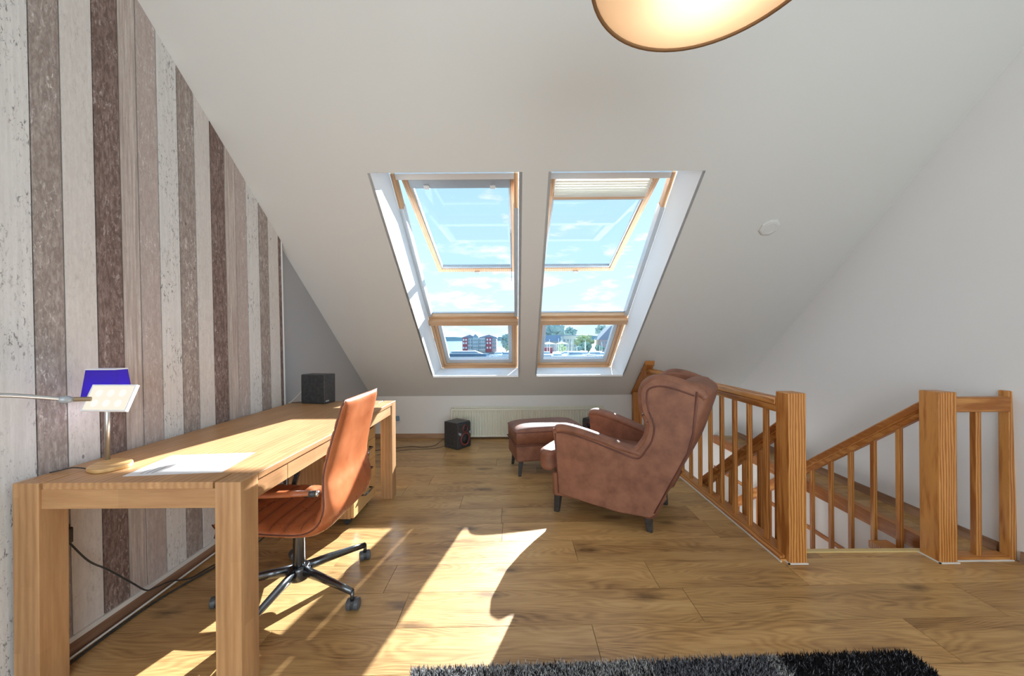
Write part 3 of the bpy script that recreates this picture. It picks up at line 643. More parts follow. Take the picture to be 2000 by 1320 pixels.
for i in range(5):
    a = math.radians(194+72*i); c_, s_ = math.cos(a), math.sin(a); R_ = .345
    lg = obj('base_leg', tube(B(), [(c_*.03, s_*.03, .118), (c_*.14, s_*.14, .112), (c_*.26, s_*.26, .100), (c_*R_, s_*R_, .090)], [.020, .017, .014, .012], 12, flat=1.25), 'dark_steel', oc, smooth=True)
    ca = a+random.uniform(1.0, 2.1); ct = thing('caster', None, None); ct.parent = oc; ct.location = (c_*R_, s_*R_, 0); ct.rotation_euler = (0, 0, ca)
    del_ = obj('stem', tube(B(), [(0, 0, .05), (0, 0, .094)], .009, 10), 'dark_steel', ct, smooth=True)
    for q_ in (-1, 1): obj('wheel', tube(B(), [(.012, q_*.008, .0265), (.012, q_*.011, .0265), (.012, q_*.026, .0265), (.012, q_*.030, .0265)], [.0265, .0265, .0255, .018], 20), 'dark_grey_plastic', ct)
    hood = B(); tube(hood, [(.012, -.0075, .030), (.012, .0075, .030)], .026, 16); obj('hood', hood, 'black_plastic', ct)

# ------------------------------------------------------------------ armchair
ac = thing('wing_armchair', 'brown leather wingback armchair with black legs turned to the windows', 'armchair', (.999, 2.617, 0), math.atan2(.551, -.835))
LO = lambda f: .295+.125*f               # outer half-width along the chair
outl = spline([(p[0], 0, p[1]) for p in [(-.285, .935), (-.168, .982), (-.087, .998), (-.028, .99), (.018, .955), (.038, .905), (.038, .843), (.025, .78), (.0, .727), (-.008, .682), (.008, .616), (.043, .557), (.09, .515), (.178, .538), (.368, .59), (.519, .62), (.60, .622), (.632, .59)]], 4)
outl = [(p.x, p.z) for p in outl]+[(.622, .516), (.611, .396), (.596, .165), (.391, .133), (.181, .110), (-.013, .113), (-.045, .14), (-.237, .55), (-.269, .675), (-.288, .85)]
for s_ in (-1, 1):
    sd = obj('side_panel', prism(B(), outl, 'y', 0, 0, fa=lambda p: s_*LO(p[0]), fb=lambda p: s_*(LO(p[0])-.085)), 'leather_brown', ac, bevel=.012, seg=3)
    wing = spline([(p[0], s_*(LO(p[0])-.038), p[1]) for p in [(-.325, .885), (-.285, .928), (-.168, .972), (-.087, .988), (-.028, .98), (.012, .948), (.028, .90), (.028, .843), (.015, .78), (-.008, .727), (-.015, .682), (0, .616), (.035, .557), (.085, .512)]], 6)
    obj('wing_roll', tube(B(), wing, [.036 if 3 < i < len(wing)-6 else .03 for i in range(len(wing))], 14), 'leather_brown', ac, smooth=True)
    arm = spline([(p[0], s_*(LO(p[0])-.042), p[1]) for p in [(.05, .508), (.178, .536), (.368, .588), (.519, .617), (.59, .618), (.622, .594)]], 6)
    obj('arm_roll', tube(B(), arm, [.045+.012*i/len(arm) if i < len(arm)-4 else .050-.006*(i-len(arm)+4) for i in range(len(arm))], 16, flat=.62), 'leather_brown', ac, smooth=True)
    obj('arm_front', lathe(B(), [(.001, -.006), (.03, -.004), (.040, .004), (.042, .012)], 16), 'leather_brown', ac, (.622, s_*(LO(.62)-.042), .592), (0, PI/2+.2, 0), smooth=True).scale = (.62, 1, 1)
    off = lambda p: (p[0], s_*(LO(p[0])+.002), p[1])
    pl = [(p[0]-.0, p[1]) for p in [(-.27, .905), (-.16, .94), (-.087, .952), (-.04, .945), (-.008, .925), (.0, .89), (-.002, .843), (-.015, .78), (-.036, .727), (-.043, .682), (-.030, .61), (.005, .545), (.06, .482), (.178, .508), (.368, .562), (.519, .592), (.60, .592)]]
    obj('piping', tube(B(), spline([off(p) for p in pl], 6), .005, 8), 'leather_piping', ac, smooth=True)
    obj('piping', tube(B(), [off((.612, .585)), off((.604, .396)), off((.590, .168))], .0035, 6), 'leather_piping', ac, smooth=True)
    obj('piping', tube(B(), [off(p) for p in ((-.283, .93), (-.262, .675), (-.230, .55), (-.04, .15))], .005, 6), 'leather_piping', ac, smooth=True)
backp = [(.10, .30), (.06, .45), (.0, .6), (-.07, .78), (-.12, .90), (-.17, .962), (-.235, .988), (-.30, .978), (-.35, .945), (-.362, .90), (-.335, .80), (-.268, .60), (-.16, .38), (-.06, .19), (-.025, .12), (.05, .12)]
bp = spline([(a, 0, b) for a, b in backp], 5, True)
bm = B(); rings = []
nL = 18
for k in range(nL+1):
    t = math.sin((k/nL*2-1)*PI/2); ring = []
    for p in bp:
        cen = Vector((-.10, 0, p.z)); q_ = p.copy()
        e_ = (max(0, 1-abs(t)**4))**.5
        q_.x = -.19*(p.z > .5)+(p.x+.19*(p.z > .5)) if False else p.x
        rear = p.x < -.10-.3*max(0, p.z-.35)
        inw = .05*(1-e_)
        q_.x += inw*(1 if rear else -.35); q_.z -= .03*(1-e_)*(p.z > .9)
        ring.append(bm.verts.new((q_.x, t*(LO(p.x)-.006), q_.z)))
    rings.append(ring)
nB = len(bp)
for a, b in zip(rings, rings[1:]):
    for i in range(nB): bm.faces.new([a[i], a[(i+1) % nB], b[(i+1) % nB], b[i]])
bm.faces.new(rings[0][::-1]); bm.faces.new(rings[-1])
back = obj('backrest', bm, 'leather_brown', ac, smooth=True)
obj('seat_base', prism(B(), [(-.03, -.27), (.63, -.36), (.655, -.34), (.655, .34), (.63, .36), (-.03, .27)], 'z', .135, .30), 'leather_brown', ac, bevel=.012, seg=3)
tpts = [(.06, -.225), (.635, -.30), (.66, -.365), (.735, -.365), (.775, -.30), (.79, -.15), (.793, 0), (.79, .15), (.775, .30), (.735, .365), (.66, .365), (.635, .30), (.06, .225)]
cu = obj('seat_cushion', prism(B(), tpts, 'z', .298, .448), 'leather_brown', ac, bevel=.045, seg=6)
ring = [(a*.985+.0, b*.985, .442) for a, b in tpts]
for f_, l_, z_, sx in ((0, .235, .12, -.03), (0, -.235, .12, -.03), (.638, .302, .17, .02), (.638, -.302, .17, .02)):
    b0 = .017; t0 = .026; cx_, cy_ = f_, l_; tx = f_-sx*.6 if f_ == 0 else f_-.01; ty = l_-(.01 if l_ > 0 else -.01)
    q1 = [(cx_-b0, cy_-b0, 0), (cx_+b0, cy_-b0, 0), (cx_+b0, cy_+b0, 0), (cx_-b0, cy_+b0, 0)]; q2 = [(tx-t0, ty-t0, z_), (tx+t0, ty-t0, z_), (tx+t0, ty+t0, z_), (tx-t0, ty+t0, z_)]
    obj('leg', hexa(B(), q1, q2), 'black_lacquer', ac, bevel=.004)

# ------------------------------------------------------------------ footstool
fs = thing('footstool', 'brown leather footstool with black legs in front of the armchair', 'footstool', (.29, 3.63, 0), math.radians(11))
obj('body', bx(-.325, .325, -.205, .205, .135, .285), 'leather_brown', fs, bevel=.018, seg=4)
bm = B(); NX, NY = 28, 20; hw_, hd_ = .337, .217; top = []
for j in range(NY+1):
    row = []
    for i in range(NX+1):
        u, v_ = math.sin((i/NX*2-1)*PI/2), math.sin((j/NY*2-1)*PI/2)
        k = max(0, 1-abs(u)**4)**.5*max(0, 1-abs(v_)**4)**.5; rc = 1-.035*(abs(u)*abs(v_))**6
        row.append(bm.verts.new((u*hw_*rc, v_*hd_*rc, .405+.052*k)))
    top.append(row)
for a, b in zip(top, top[1:]):
    for i in range(NX): bm.faces.new([a[i], a[i+1], b[i+1], b[i]])
loop = top[0][:-1]+[r_[-1] for r_ in top[:-1]]+top[-1][:0:-1]+[r_[0] for r_ in top[:0:-1]]
low = [bm.verts.new((v.co.x*.995, v.co.y*.995, .285)) for v in loop]; n = len(loop)
for i in range(n): bm.faces.new([loop[i], low[i], low[(i+1) % n], loop[(i+1) % n]])
bm.faces.new(low)
seam = [v.co.copy() for v in loop]
cu = obj('cushion', bm, 'leather_brown', fs, smooth=True)
obj('piping', tube(B(), seam+seam[:1], .0045, 6), 'leather_piping', fs, smooth=True)
for z_ in (.288,):
    obj('piping', tube(B(), [(-.338, -.20, z_), (-.322, -.2165, z_), (0, -.2175, z_), (.322, -.2165, z_), (.338, -.20, z_), (.3375, .20, z_), (.322, .2165, z_), (-.322, .2165, z_), (-.338, .2, z_), (-.338, -.20, z_)], .005, 6), 'leather_piping', fs, smooth=True)
for sx in (-1, 1):
    for sy in (-1, 1):
        q1 = [(sx*.29+a*.012, sy*.175+b*.012, 0) for a, b in ((-1, -1), (1, -1), (1, 1), (-1, 1))]; q2 = [(sx*.275+a*.021, sy*.16+b*.021, .14) for a, b in ((-1, -1), (1, -1), (1, 1), (-1, 1))]
        obj('leg', hexa(B(), q1, q2), 'black_lacquer', fs, bevel=.003)

# ------------------------------------------------------------------ loudspeakers
def speaker(label, loc, rotz, w, d, h, red=True, plain_front=False):
    """front faces local -y"""
    t = thing('loudspeaker', label, 'speaker', loc, rotz)
    obj('cabinet', bx(-w/2, w/2, -d/2, d/2, 0, h), 'black_plastic', t, bevel=.006)
    if plain_front:
        obj('grille', bx(-w/2+.008, w/2-.008, -d/2-.006, -d/2, .01, h-.008), 'black_cloth', t, bevel=.003)
        obj('badge', bx(w/2-.004, w/2+.001, -d/2+.015, -d/2+.05, .016, .026), 'alu_grey', t)
        return t
    pn = obj('front_panel', bx(-w/2+.006, w/2-.006, -d/2-.014, -d/2, .012, h-.012), 'black_plastic', t, bevel=.008)
    for z, r in ((h*.36, w*.33), (h*.76, w*.18)):
        rg = obj('ring', lathe(B(), [(r*.8, 0), (r*1.08, 0), (r*1.08, .006), (r, .012), (r*.86, .010), (r*.8, .004)], 28), 'red_plastic' if red else 'dark_steel', t, (0, -d/2-.013, z), (PI/2, 0, 0), smooth=True)
        obj('cone', lathe(B(), [(r*.86, .006), (r*.45, -.004), (r*.4, .003), (.001, .012)], 28), 'black_cloth', t, (0, -d/2-.013, z), (PI/2, 0, 0), smooth=True)
    for s_ in (-1, 1): obj('side_fin', prism(B(), [(s_*w*.30, h*.60), (s_*w*.49, h*.66), (s_*w*.49, h*.58), (s_*w*.36, h*.52)], 'y', -d/2-.022, -d/2-.012), 'alu_grey', t)
    return t
speaker('black loudspeaker with red rings on the floor left of the footstool', (-.675, 4.36, 0), math.radians(54), .21, .215, .30)
speaker('black loudspeaker half hidden behind the arm of the armchair', (.95, 4.46, 0), math.radians(-48), .20, .205, .30)
speaker('small black loudspeaker standing on the far corner of the desk', (-1.557, 2.962, .76), math.radians(-13), .212, .125, .226, plain_front=True)

# ------------------------------------------------------------------ radiator
rd = thing('radiator', 'cream ribbed panel radiator on the low wall', 'radiator', (.15, 4.695, .03))
ra, rb, hz = -.95, .98, .345
n = 58; pts = []
for i in range(n*6+1):
    t = i/6; ph = t % 1; pts.append((ra+.02+(rb-ra-.04)*i/(n*6), -.028-.011*(1 if .2 < ph < .62 else 0 if ph > .8 or ph < .04 else .5)))
bm = B(); vf = [[bm.verts.new((px, py, z)) for px, py in pts] for z in (.012, .03, hz-.03, hz-.012)]
for a, b in zip(vf, vf[1:]):
    for i in range(len(pts)-1): bm.faces.new([a[i], a[i+1], b[i+1], b[i]])
obj('ribbed_panel', bm, 'radiator_enamel', rd)
obj('back_panel', bx(ra+.01, rb-.01, -.026, .03, .006, hz-.02), 'radiator_enamel', rd)
for a, b in ((ra, ra+.022), (rb-.022, rb)): obj('side_cover', bx(a, b, -.042, .035, 0, hz+.012), 'radiator_enamel', rd, bevel=.005)
obj('top_edge', bx(ra+.02, rb-.02, -.042, -.034, hz-.016, hz+.008), 'radiator_enamel', rd, bevel=.003)
obj('top_edge', bx(ra+.02, rb-.02, .028, .036, hz-.016, hz+.022), 'radiator_enamel', rd, bevel=.003)
bm = B()
for i in range(64): t = ra+.03+(rb-ra-.06)*i/64; box(bm, t, t+.006, -.036, .03, hz-.004, hz+.004)
gl = obj('top_grille', bm, 'radiator_enamel', rd); gl['kind'] = 'stuff'
for a in (ra+.25, rb-.25): obj('bracket', bx(a, a+.03, .03, .05, .05, hz-.05), 'radiator_enamel', rd)
obj('bottom_edge', bx(ra+.02, rb-.02, -.038, -.028, 0, .014), 'radiator_enamel', rd, bevel=.003)
obj('foot', bx(ra+.10, ra+.13, -.02, .02, -.03, .01), 'radiator_enamel', rd); obj('foot', bx(rb-.13, rb-.10, -.02, .02, -.03, .01), 'radiator_enamel', rd)

# ------------------------------------------------------------------ lamps
pl = thing('pendant_lamp', 'round cream pendant lamp with brown rim hanging from the ceiling', 'lamp', (.503, .932, 2.2))
RL = .30
obj('shade', lathe(B(), [(RL, .0), (RL, .20), (RL-.003, .20), (RL-.003, .0)], 64, close=True), 'shade_brown', pl, smooth=True)
obj('rim', lathe(B(), [(RL-.006, .0), (RL+.003, .0), (RL+.003, .012), (RL-.006, .012), (RL-.006, 0)], 64, close=True), 'shade_brown', pl, smooth=True)
obj('diffuser', lathe(B(), [(.0, .006), (RL-.006, .006), (RL-.006, .0075), (0, .0075)], 64), 'shade_cream', pl)
obj('top_disc', lathe(B(), [(.0, .195), (RL-.003, .195), (RL-.003, .20), (0, .20)], 48), 'paint_white', pl)
obj('cable', tube(B(), [(0, 0, .20), (0, 0, ZT-2.2)], .004, 8), 'cable_white', pl)
obj('ceiling_rose', lathe(B(), [(.05, ZT-2.2-.03), (.05, ZT-2.2)], 24), 'white_plastic', pl)
obj('socket', lathe(B(), [(.018, .11), (.018, .195)], 16), 'white_plastic', pl)
pb_ = light('pendant_bulb', 'POINT', (.03, .075, .085), energy=3.2, color=(1, .92, .79), shadow_soft_size=.03); pb_.parent = pl

tl = thing('table_lamp', 'table lamp with blue shade, steel stem and teardrop wooden foot', 'lamp', (-1.663, 1.524, .76))
fp = spline([(a, b, 0) for a, b in [(.034, -.105), (.09, -.122), (.122, -.096), (.142, -.052), (.112, -.006), (.066, .016), (.0, .022), (-.012, -.025), (.008, -.078)]], 5, True)
obj('foot', prism(B(), [(p.x, p.y) for p in fp], 'z', 0, .016), 'beech_x', tl, bevel=.004)
obj('stem', tube(B(), [(0, 0, .014), (0, 0, .33)], .0085, 14), 'steel', tl, smooth=True)
def frustum(bm, w0, d0, z0, w1, d1, z1, t=.003):
    q = lambda w_, d_, z_: [(-w_, -d_, z_), (w_, -d_, z_), (w_, d_, z_), (-w_, d_, z_)]
    for i in range(4):
        a, b = q(w0, d0, z0), q(w1, d1, z1); a2, b2 = q(w0-t, d0-t, z0), q(w1-t, d1-t, z1); j = (i+1) % 4
        hexa(bm, [a[i], a[j], b[j], b[i]], [a2[i], a2[j], b2[j], b2[i]])
    return bm
obj('shade', frustum(B(), .076, .030, .265, .060, .024, .385), 'shade_blue', tl)
obj('shade_rim', frustum(B(), .0615, .0255, .383, .060, .024, .388), 'white_plastic', tl)
obj('socket', lathe(B(), [(.016, .31), (.016, .345)], 16), 'white_plastic', tl)
obj('cord', tube(B(), spline([(.012, -.085, .008), (-.015, -.085, .012), (-.05, -.085, .012), (-.08, -.10, .006), (-.10, -.11, .003)], 5), .0025, 6), 'cable_black', tl, smooth=True)
tb_ = light('table_bulb', 'POINT', (0, 0, .29), energy=.55, color=(1, .9, 1), shadow_soft_size=.02); tb_.parent = tl

fl_ = thing('reading_lamp', 'floor reading lamp whose steel arm carries a lit square panel over the desk', 'lamp', (-1.60, .62, 0))
obj('foot', lathe(B(), [(.13, 0), (.13, .014), (.11, .02), (.012, .024)], 40), 'steel', fl_, smooth=True, bevel=.002)
obj('pole', tube(B(), [(0, 0, .02), (0, 0, 1.16)], .011, 14), 'steel', fl_, smooth=True)
obj('arm', W_(fl_, tube(B(), spline([(-1.60, .62, 1.15), (-1.62, .85, 1.13), (-1.645, 1.1, 1.10), (-1.653, 1.2, 1.088), (-1.66, 1.30, 1.066), (-1.661, 1.362, 1.050)], 5), .0075, 12)), 'steel', fl_, smooth=True)
obj('joint', W_(fl_, tube(B(), [(-1.662, 1.36, 1.05), (-1.657, 1.375, 1.045), (-1.648, 1.395, 1.043)], [.009, .016, .008], 14)), 'alu_grey', fl_, smooth=True)
obj('holder', W_(fl_, tube(B(), [(-1.648, 1.395, 1.043), (-1.608, 1.418, 1.040)], .0085, 10)), 'brass_dull', fl_)
pm = obj('panel', bx(-.086, .086, -.047, .047, -.005, .005), 'led_panel', fl_, rel(fl_, (-1.556, 1.437, 1.040)), (math.radians(66), 0, math.radians(-3)), bevel=.002); pm['label'] = 'lit square light panel'
for i in (-1, 0, 1):
    for j in (-1, 1): obj('led', lathe(B(), [(.0, 0), (.014, 0), (.014, .001), (0, .001)], 20), 'led_dot', pm, (i*.048, j*.020-.002, .0055))
obj('panel_edge', frustum(B(), .091, .052, -.006, .091, .052, .006, .005), 'paper_white', pm)

# ------------------------------------------------------------------ small things
pp = thing('paper_sheet', 'white printed sheet lying on the near end of the desk', 'paper', (-1.30, 1.515, .7605))
shp = [(-1.447, 1.376), (-1.11, 1.412), (-1.152, 1.655), (-1.49, 1.622)]
obj('sheet', W_(pp, prism(B(), shp, 'z', .7605, .7612)), 'paper_white', pp)
bm = B(); A_, Bv_, Dv_ = Vector((-1.447, 1.376, 0)), Vector((.337, .036, 0)), Vector((-.043, .246, 0))
for r_ in range(3):
    t0 = .13+.055*r_; q_ = [A_+Bv_*t0+Dv_*.08, A_+Bv_*(t0+.008)+Dv_*.08, A_+Bv_*(t0+.008)+Dv_*(.62-.12*r_), A_+Bv_*t0+Dv_*(.62-.12*r_)]
    hexa(bm, [v+Vector((0, 0, .7612)) for v in q_], [v+Vector((0, 0, .7615)) for v in q_])
obj('print_lines', W_(pp, bm), 'ink', pp)

def cable(name, pts, mat, label, r=.0035, parent=None):
    return tag(obj(name, tube(B(), spline(pts, 6), r, 6), mat, parent, smooth=True), label, 'cable')
bt = thing('power_plug', 'black plug in the boarded wall under the near end of the desk', 'plug', (-1.785, 1.478, .49))
obj('body', bx(.0, .022, -.014, .014, -.032, .032), 'black_plastic', bt, bevel=.006); obj('socket_plate', bx(-.004, .002, -.018, .018, -.04, .04), 'black_plastic', bt, bevel=.002)
cable('lamp_cable', [(-1.768, 1.480, .462), (-1.75, 1.53, .36), (-1.745, 1.60, .28), (-1.75, 1.70, .16), (-1.745, 1.76, .085), (-1.74, 1.80, .07), (-1.735, 1.88, .05), (-1.72, 1.97, .006), (-1.69, 2.08, .005), (-1.62, 2.22, .005), (-1.60, 2.35, .005), (-1.62, 2.5, .005)], 'cable_black', 'black cable hanging from the plug down to the floor behind the desk')
cable('floor_cable', [(-1.735, 1.415, .005), (-1.74, 1.48, .005), (-1.745, 1.62, .005), (-1.735, 1.80, .005), (-1.70, 1.95, .005), (-1.66, 2.10, .005), (-1.68, 2.3, .005)], 'cable_black', 'black cable lying on the floor along the baseboard', .005)
cable('white_cable', [(-1.752, 1.42, .012), (-1.754, 1.5, .014), (-1.752, 1.75, .016), (-1.75, 1.95, .02), (-1.752, 2.2, .022), (-1.754, 2.5, .02), (-1.755, 2.89, .015)], 'cable_white', 'white cable along the baseboard under the desk', .005)
cable('speaker_cable', [(-.82, 4.40, .10), (-.88, 4.42, .05), (-.95, 4.38, .006), (-1.08, 4.33, .005), (-1.22, 4.36, .005), (-1.40, 4.28, .005), (-1.6, 4.2, .005)], 'cable_black', 'black cable arching from the floor loudspeaker')
cable('second_speaker_cable', [(-.80, 4.34, .02), (-.92, 4.28, .004), (-1.10, 4.25, .004), (-1.3, 4.20, .004), (-1.5, 4.05, .004)], 'cable_black', 'thin black cable lying flat from the floor loudspeaker', .0025)
cable('aerial_cable', [(-1.655, 3.02, .90), (-1.70, 3.03, .87), (-1.735, 3.0, .82), (-1.765, 2.96, .775), (-1.77, 2.92, .765)], 'cable_white', 'pale cable running up behind the desk loudspeaker', .0025)
cable('desk_speaker_cable', [(-1.655, 2.95, .769), (-1.70, 2.94, .766), (-1.75, 2.93, .765)], 'cable_black', 'short black cable behind the desk loudspeaker', .003)

sd = thing('ceiling_cover', 'small white octagonal cover plate on the sloping ceiling', 'cover plate', (1.945, 2.846, CZ(2.846))); sd.rotation_euler = (-ALPHA, 0, 0)
obj('plate', lathe(B(), [(.072, -.001), (.072, -.008), (.060, -.013), (.02, -.014)], 8), 'paint_ceiling', sd, (0, 0, 0), (0, 0, PI/8))
obj('ring', lathe(B(), [(.040, -.0132), (.043, -.0155), (.046, -.0132)], 24), 'paint_ceiling', sd)

wf = thing('wall_fitting', 'small blue-grey fitting on the low wall just right of the desk leg', 'fitting', (-1.49, D-.001, .25))
obj('body', bx(-.022, .024, -.03, 0, -.028, .034), 'hull_blue', wf, bevel=.012, seg=3); obj('lip', bx(-.024, .034, -.036, 0, -.038, -.028), 'white_plastic', wf, bevel=.003)
# ------------------------------------------------------------------ rug
ru = thing('rug', 'shaggy rug of grey, white and black squares at the bottom of the picture', 'rug', (.60, .55, 0), math.radians(1.9))
RW, RD = .965, .885
obj('backing', bx(-RW, RW, -RD, RD, .0005, .010), 'pile_grey', ru)
tiles = {}
for i in range(46000):
    x_, y_ = random.uniform(-RW, RW), random.uniform(-RD, RD)
    if i < 24000: y_ = RD-abs(random.gauss(0, .10)) if random.random() < .8 else y_
    if y_ < -RD: continue
    ti, tj = int((x_+RW)/.45), int((RD-y_)/.45)
    key = ('pile_dark' if x_ > .435 and tj == 0 else ('pile_light', 'pile_grey', 'pile_light', 'pile_dark')[(ti*2+tj) % 4] if tj else ('pile_light', 'pile_light', 'pile_grey', 'pile_light', 'pile_dark')[ti % 5])
    if key != 'pile_dark' and random.random() < .33: key = 'pile_dark'
    elif key == 'pile_dark' and random.random() < .12: key = 'pile_grey'
    tiles.setdefault(key, []).append((x_, y_))
for key, ps in tiles.items():
    vs, fs_ = [], []
    for x_, y_ in ps:
        a = random.uniform(0, 2*PI); r_ = random.uniform(.0012, .0022); h_ = random.uniform(.018, .03); lx, ly = random.gauss(0, .008), random.gauss(0, .008); n0 = len(vs)
        for k in range(3): vs.append((x_+r_*math.cos(a+k*2.094), y_+r_*math.sin(a+k*2.094), .008))
        for k in range(3): vs.append((x_+lx*.5+r_*.9*math.cos(a+k*2.094), y_+ly*.5+r_*.9*math.sin(a+k*2.094), .008+h_*.6))
        vs.append((x_+lx, y_+ly, .008+h_))
        for k in range(3):
            j = (k+1) % 3; fs_ += [(n0+k, n0+j, n0+3+j, n0+3+k), (n0+3+k, n0+3+j, n0+6)]
    me = bpy.data.meshes.new('pile'); me.from_pydata(vs, [], fs_); me.materials.append(MATS[key]); o = bpy.data.objects.new('pile', me); C.objects.link(o); o.parent = ru; o['kind'] = 'stuff'
    o['label'] = {'pile_dark': 'black yarn tufts', 'pile_light': 'off-white yarn tufts', 'pile_grey': 'grey yarn tufts'}[key]

# ------------------------------------------------------------------ harbour outside
ZG = -9.0
quadmesh('sea_water', [[(-3000, 6, ZG), (3000, 6, ZG), (3000, 5200, ZG), (-3000, 5200, ZG)]], 'sea', kind='structure', label='pale blue harbour water outside the roof windows', cat='water')
bm = B(); q_ = [(-260, 1500), (-180, 1512), (-60, 1530), (120, 1540), (700, 1550), (2000, 1700)]
N_ = 60; vt = []
for i in range(N_+1):
    x_ = -330+i*40; hh = (6+9*min(1, (x_+330)/120))*(.8+.35*math.sin(x_*.011)+.15*math.sin(x_*.043+1)); vt.append([bm.verts.new((x_, 1500, ZG-1)), bm.verts.new((x_, 1520, ZG+10+hh*.7)), bm.verts.new((x_, 1600, ZG+10+hh)), bm.verts.new((x_, 1800, ZG-1))])
for a, b in zip(vt, vt[1:]):
    for k in range(3): bm.faces.new([a[k], b[k], b[k+1], a[k+1]])
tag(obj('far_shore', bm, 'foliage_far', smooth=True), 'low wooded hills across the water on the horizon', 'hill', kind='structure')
tag(obj('quay', prism(B(), [(-32, 246), (14, 246), (14, 205), (70, 205), (140, 205), (200, 420), (-10, 420), (-38, 300)], 'z', ZG-1, ZG+.9), 'quay'), 'pale harbour quay under the red house', 'quay', kind='structure')

def block(parent, name, mat, x0, x1, y0, y1, z0, z1): return obj(name, W_(parent, bx(x0, x1, y0, y1, z0, z1)), mat, parent)
def windows(parent, xs_, zs_, y, w_, h_, mat='glaze_teal'):
    for x_ in xs_:
        for z_ in zs_:
            f_ = block(parent, 'window_frame', 'hull_white', x_-w_/2-.2, x_+w_/2+.2, y-.25, y, z_-.2, z_+h_+.2)
            o = obj('window_pane', W_(f_, bx(x_-w_/2, x_+w_/2, y-.3, y-.24, z_, z_+h_)), mat, f_)
            for o2 in (o,):
                o2.location = -Vector(parent.location)+Vector((0, 0, 0))
Z0 = ZG+.9
rh = thing('harbour_house', 'red and white harbour house with glazed gables seen through the left window', 'house', (-23, 252, Z0))
def gable(parent, name, mat, x0, x1, y0, y1, z0, ze, zr):
    return obj(name, W_(parent, prism(B(), [(x0, z0), (x1, z0), (x1, ze), ((x0+x1)/2, zr), (x0, ze)], 'y', y0, y1)), mat, parent)
block(rh, 'red_wall', 'brick_red', -35, -31.6, 251, 262, Z0, 1.6); block(rh, 'white_wall', 'wall_pale', -31.6, -28, 252, 262, Z0, 1.2)
gable(rh, 'glazed_gable', 'glaze_teal', -28, -24.2, 250, 262, Z0, 2.4, 4.2); block(rh, 'white_wall', 'wall_pale', -24.2, -19.6, 252, 262, Z0, 1.4)
block(rh, 'red_wall', 'brick_red', -19.2, -15.4, 251, 262, Z0, 1.6); block(rh, 'pink_wall', 'wall_pink', -15.4, -12.2, 252, 262, Z0, .8)
for a, b, c in ((-36, -26, 2.6), (-24.4, -11.6, 2.6)):
    obj('roof', W_(rh, prism(B(), [(a, 1.4), (b, 1.4), (b-(.5 if b > -20 else 0), c-.6), ((a+b)/2+1, c+1.1), (a+.5, c-.7)], 'y', 252.5, 263)), 'roof_slate', rh)
for x_ in (-34.2, -32.6, -18.3, -16.4):
    for z_ in (-5.8, -2.6, -.4): block(rh, 'window_pane', 'hull_white', x_-.5, x_+.5, 250.8, 251, z_, z_+1.3)
for x_ in (-30.7, -29.0, -23.2, -21.8, -20.5, -14.4, -13.1):
    for z_ in (-5.8, -3.1, -.9): block(rh, 'window_pane', 'glaze_teal', x_-.42, x_+.42, 251.8, 252, z_, z_+1.4)
for x_ in (-27.2, -26.1, -25.0):
    for z_ in (-7, -4.6, -2.2, .2): block(rh, 'window_pane', 'wall_pale', x_-.4, x_+.4, 249.8, 250, z_, z_+1.6)
for z_ in (-3.7, -6.6): block(rh, 'balcony', 'hull_white', -31.5, -19.4, 250.9, 252, z_, z_+.5)

def tree(label, x, y, zc, rx, rz, mat, n=60, trunk=True, z0=Z0, seed=1):
    rnd = random.Random(seed); t = thing('tree', label, 'tree', (x, y, z0), group=None)
    bm = B()
    for i in range(n):
        u, v_ = rnd.uniform(0, 2*PI), rnd.uniform(-1, 1); r_ = rnd.random()**.4; s = math.sqrt(1-v_*v_); br = rnd.uniform(.16, .30)*rx
        m = Matrix.Translation((math.cos(u)*s*r_*rx*.85, math.sin(u)*s*r_*rx*.85, zc-z0+v_*r_*rz*.85)) @ Matrix.Diagonal((br, br, br*.85, 1)) @ Euler((rnd.random()*6, rnd.random()*6, 0)).to_matrix().to_4x4()
        bmesh.ops.create_icosphere(bm, subdivisions=1, radius=1, matrix=m)
    for v in bm.verts: v.co += Vector((rnd.gauss(0, .05), rnd.gauss(0, .05), rnd.gauss(0, .05)))*rx
    f_ = obj('foliage', bm, mat, t); f_['kind'] = 'stuff'
    obj('trunk', tube(B(), [(0, 0, 0), (0, 0, (zc-z0)*.6), (.2, 0, zc-z0)], [rx*.09, rx*.07, rx*.03], 8), 'wood_deck', t)
    return t
tree('round blue-green tree beside the red harbour house', -5.6, 256, -1.2, 4.6, 6.4, 'foliage_blue_green', 90, seed=3)
tree('small yellow-green bush right of the red harbour house', -3.6, 246, -5.2, 2.4, 2.2, 'foliage_yellow', 40, seed=4)
tree('tall pale tree crown at the top left of the right window', 27, 330, 6.6, 17, 5.8, 'foliage_blue_green', 150, seed=5)
tree('tall thin tree behind the low blue roofs', 52, 352, 4.6, 8.0, 7.0, 'foliage_blue_green', 70, seed=8)
tree('broad yellow-green tree beside the dark-roofed house', 45.5, 245, -1.6, 7.0, 4.6, 'foliage_yellow', 100, seed=6)
tree('dark green tree low between quay and yellow-green tree', 44, 232, -4.6, 5.0, 3.0, 'foliage_green', 60, seed=9)
tree('small yellow-green tree near the white tents', 26, 205, -4.6, 2.9, 2.8, 'foliage_yellow', 50, seed=7)
tree('tree row of dark green behind the pale building', 30, 300, .2, 9, 2.6, 'foliage_green', 70, seed=10)

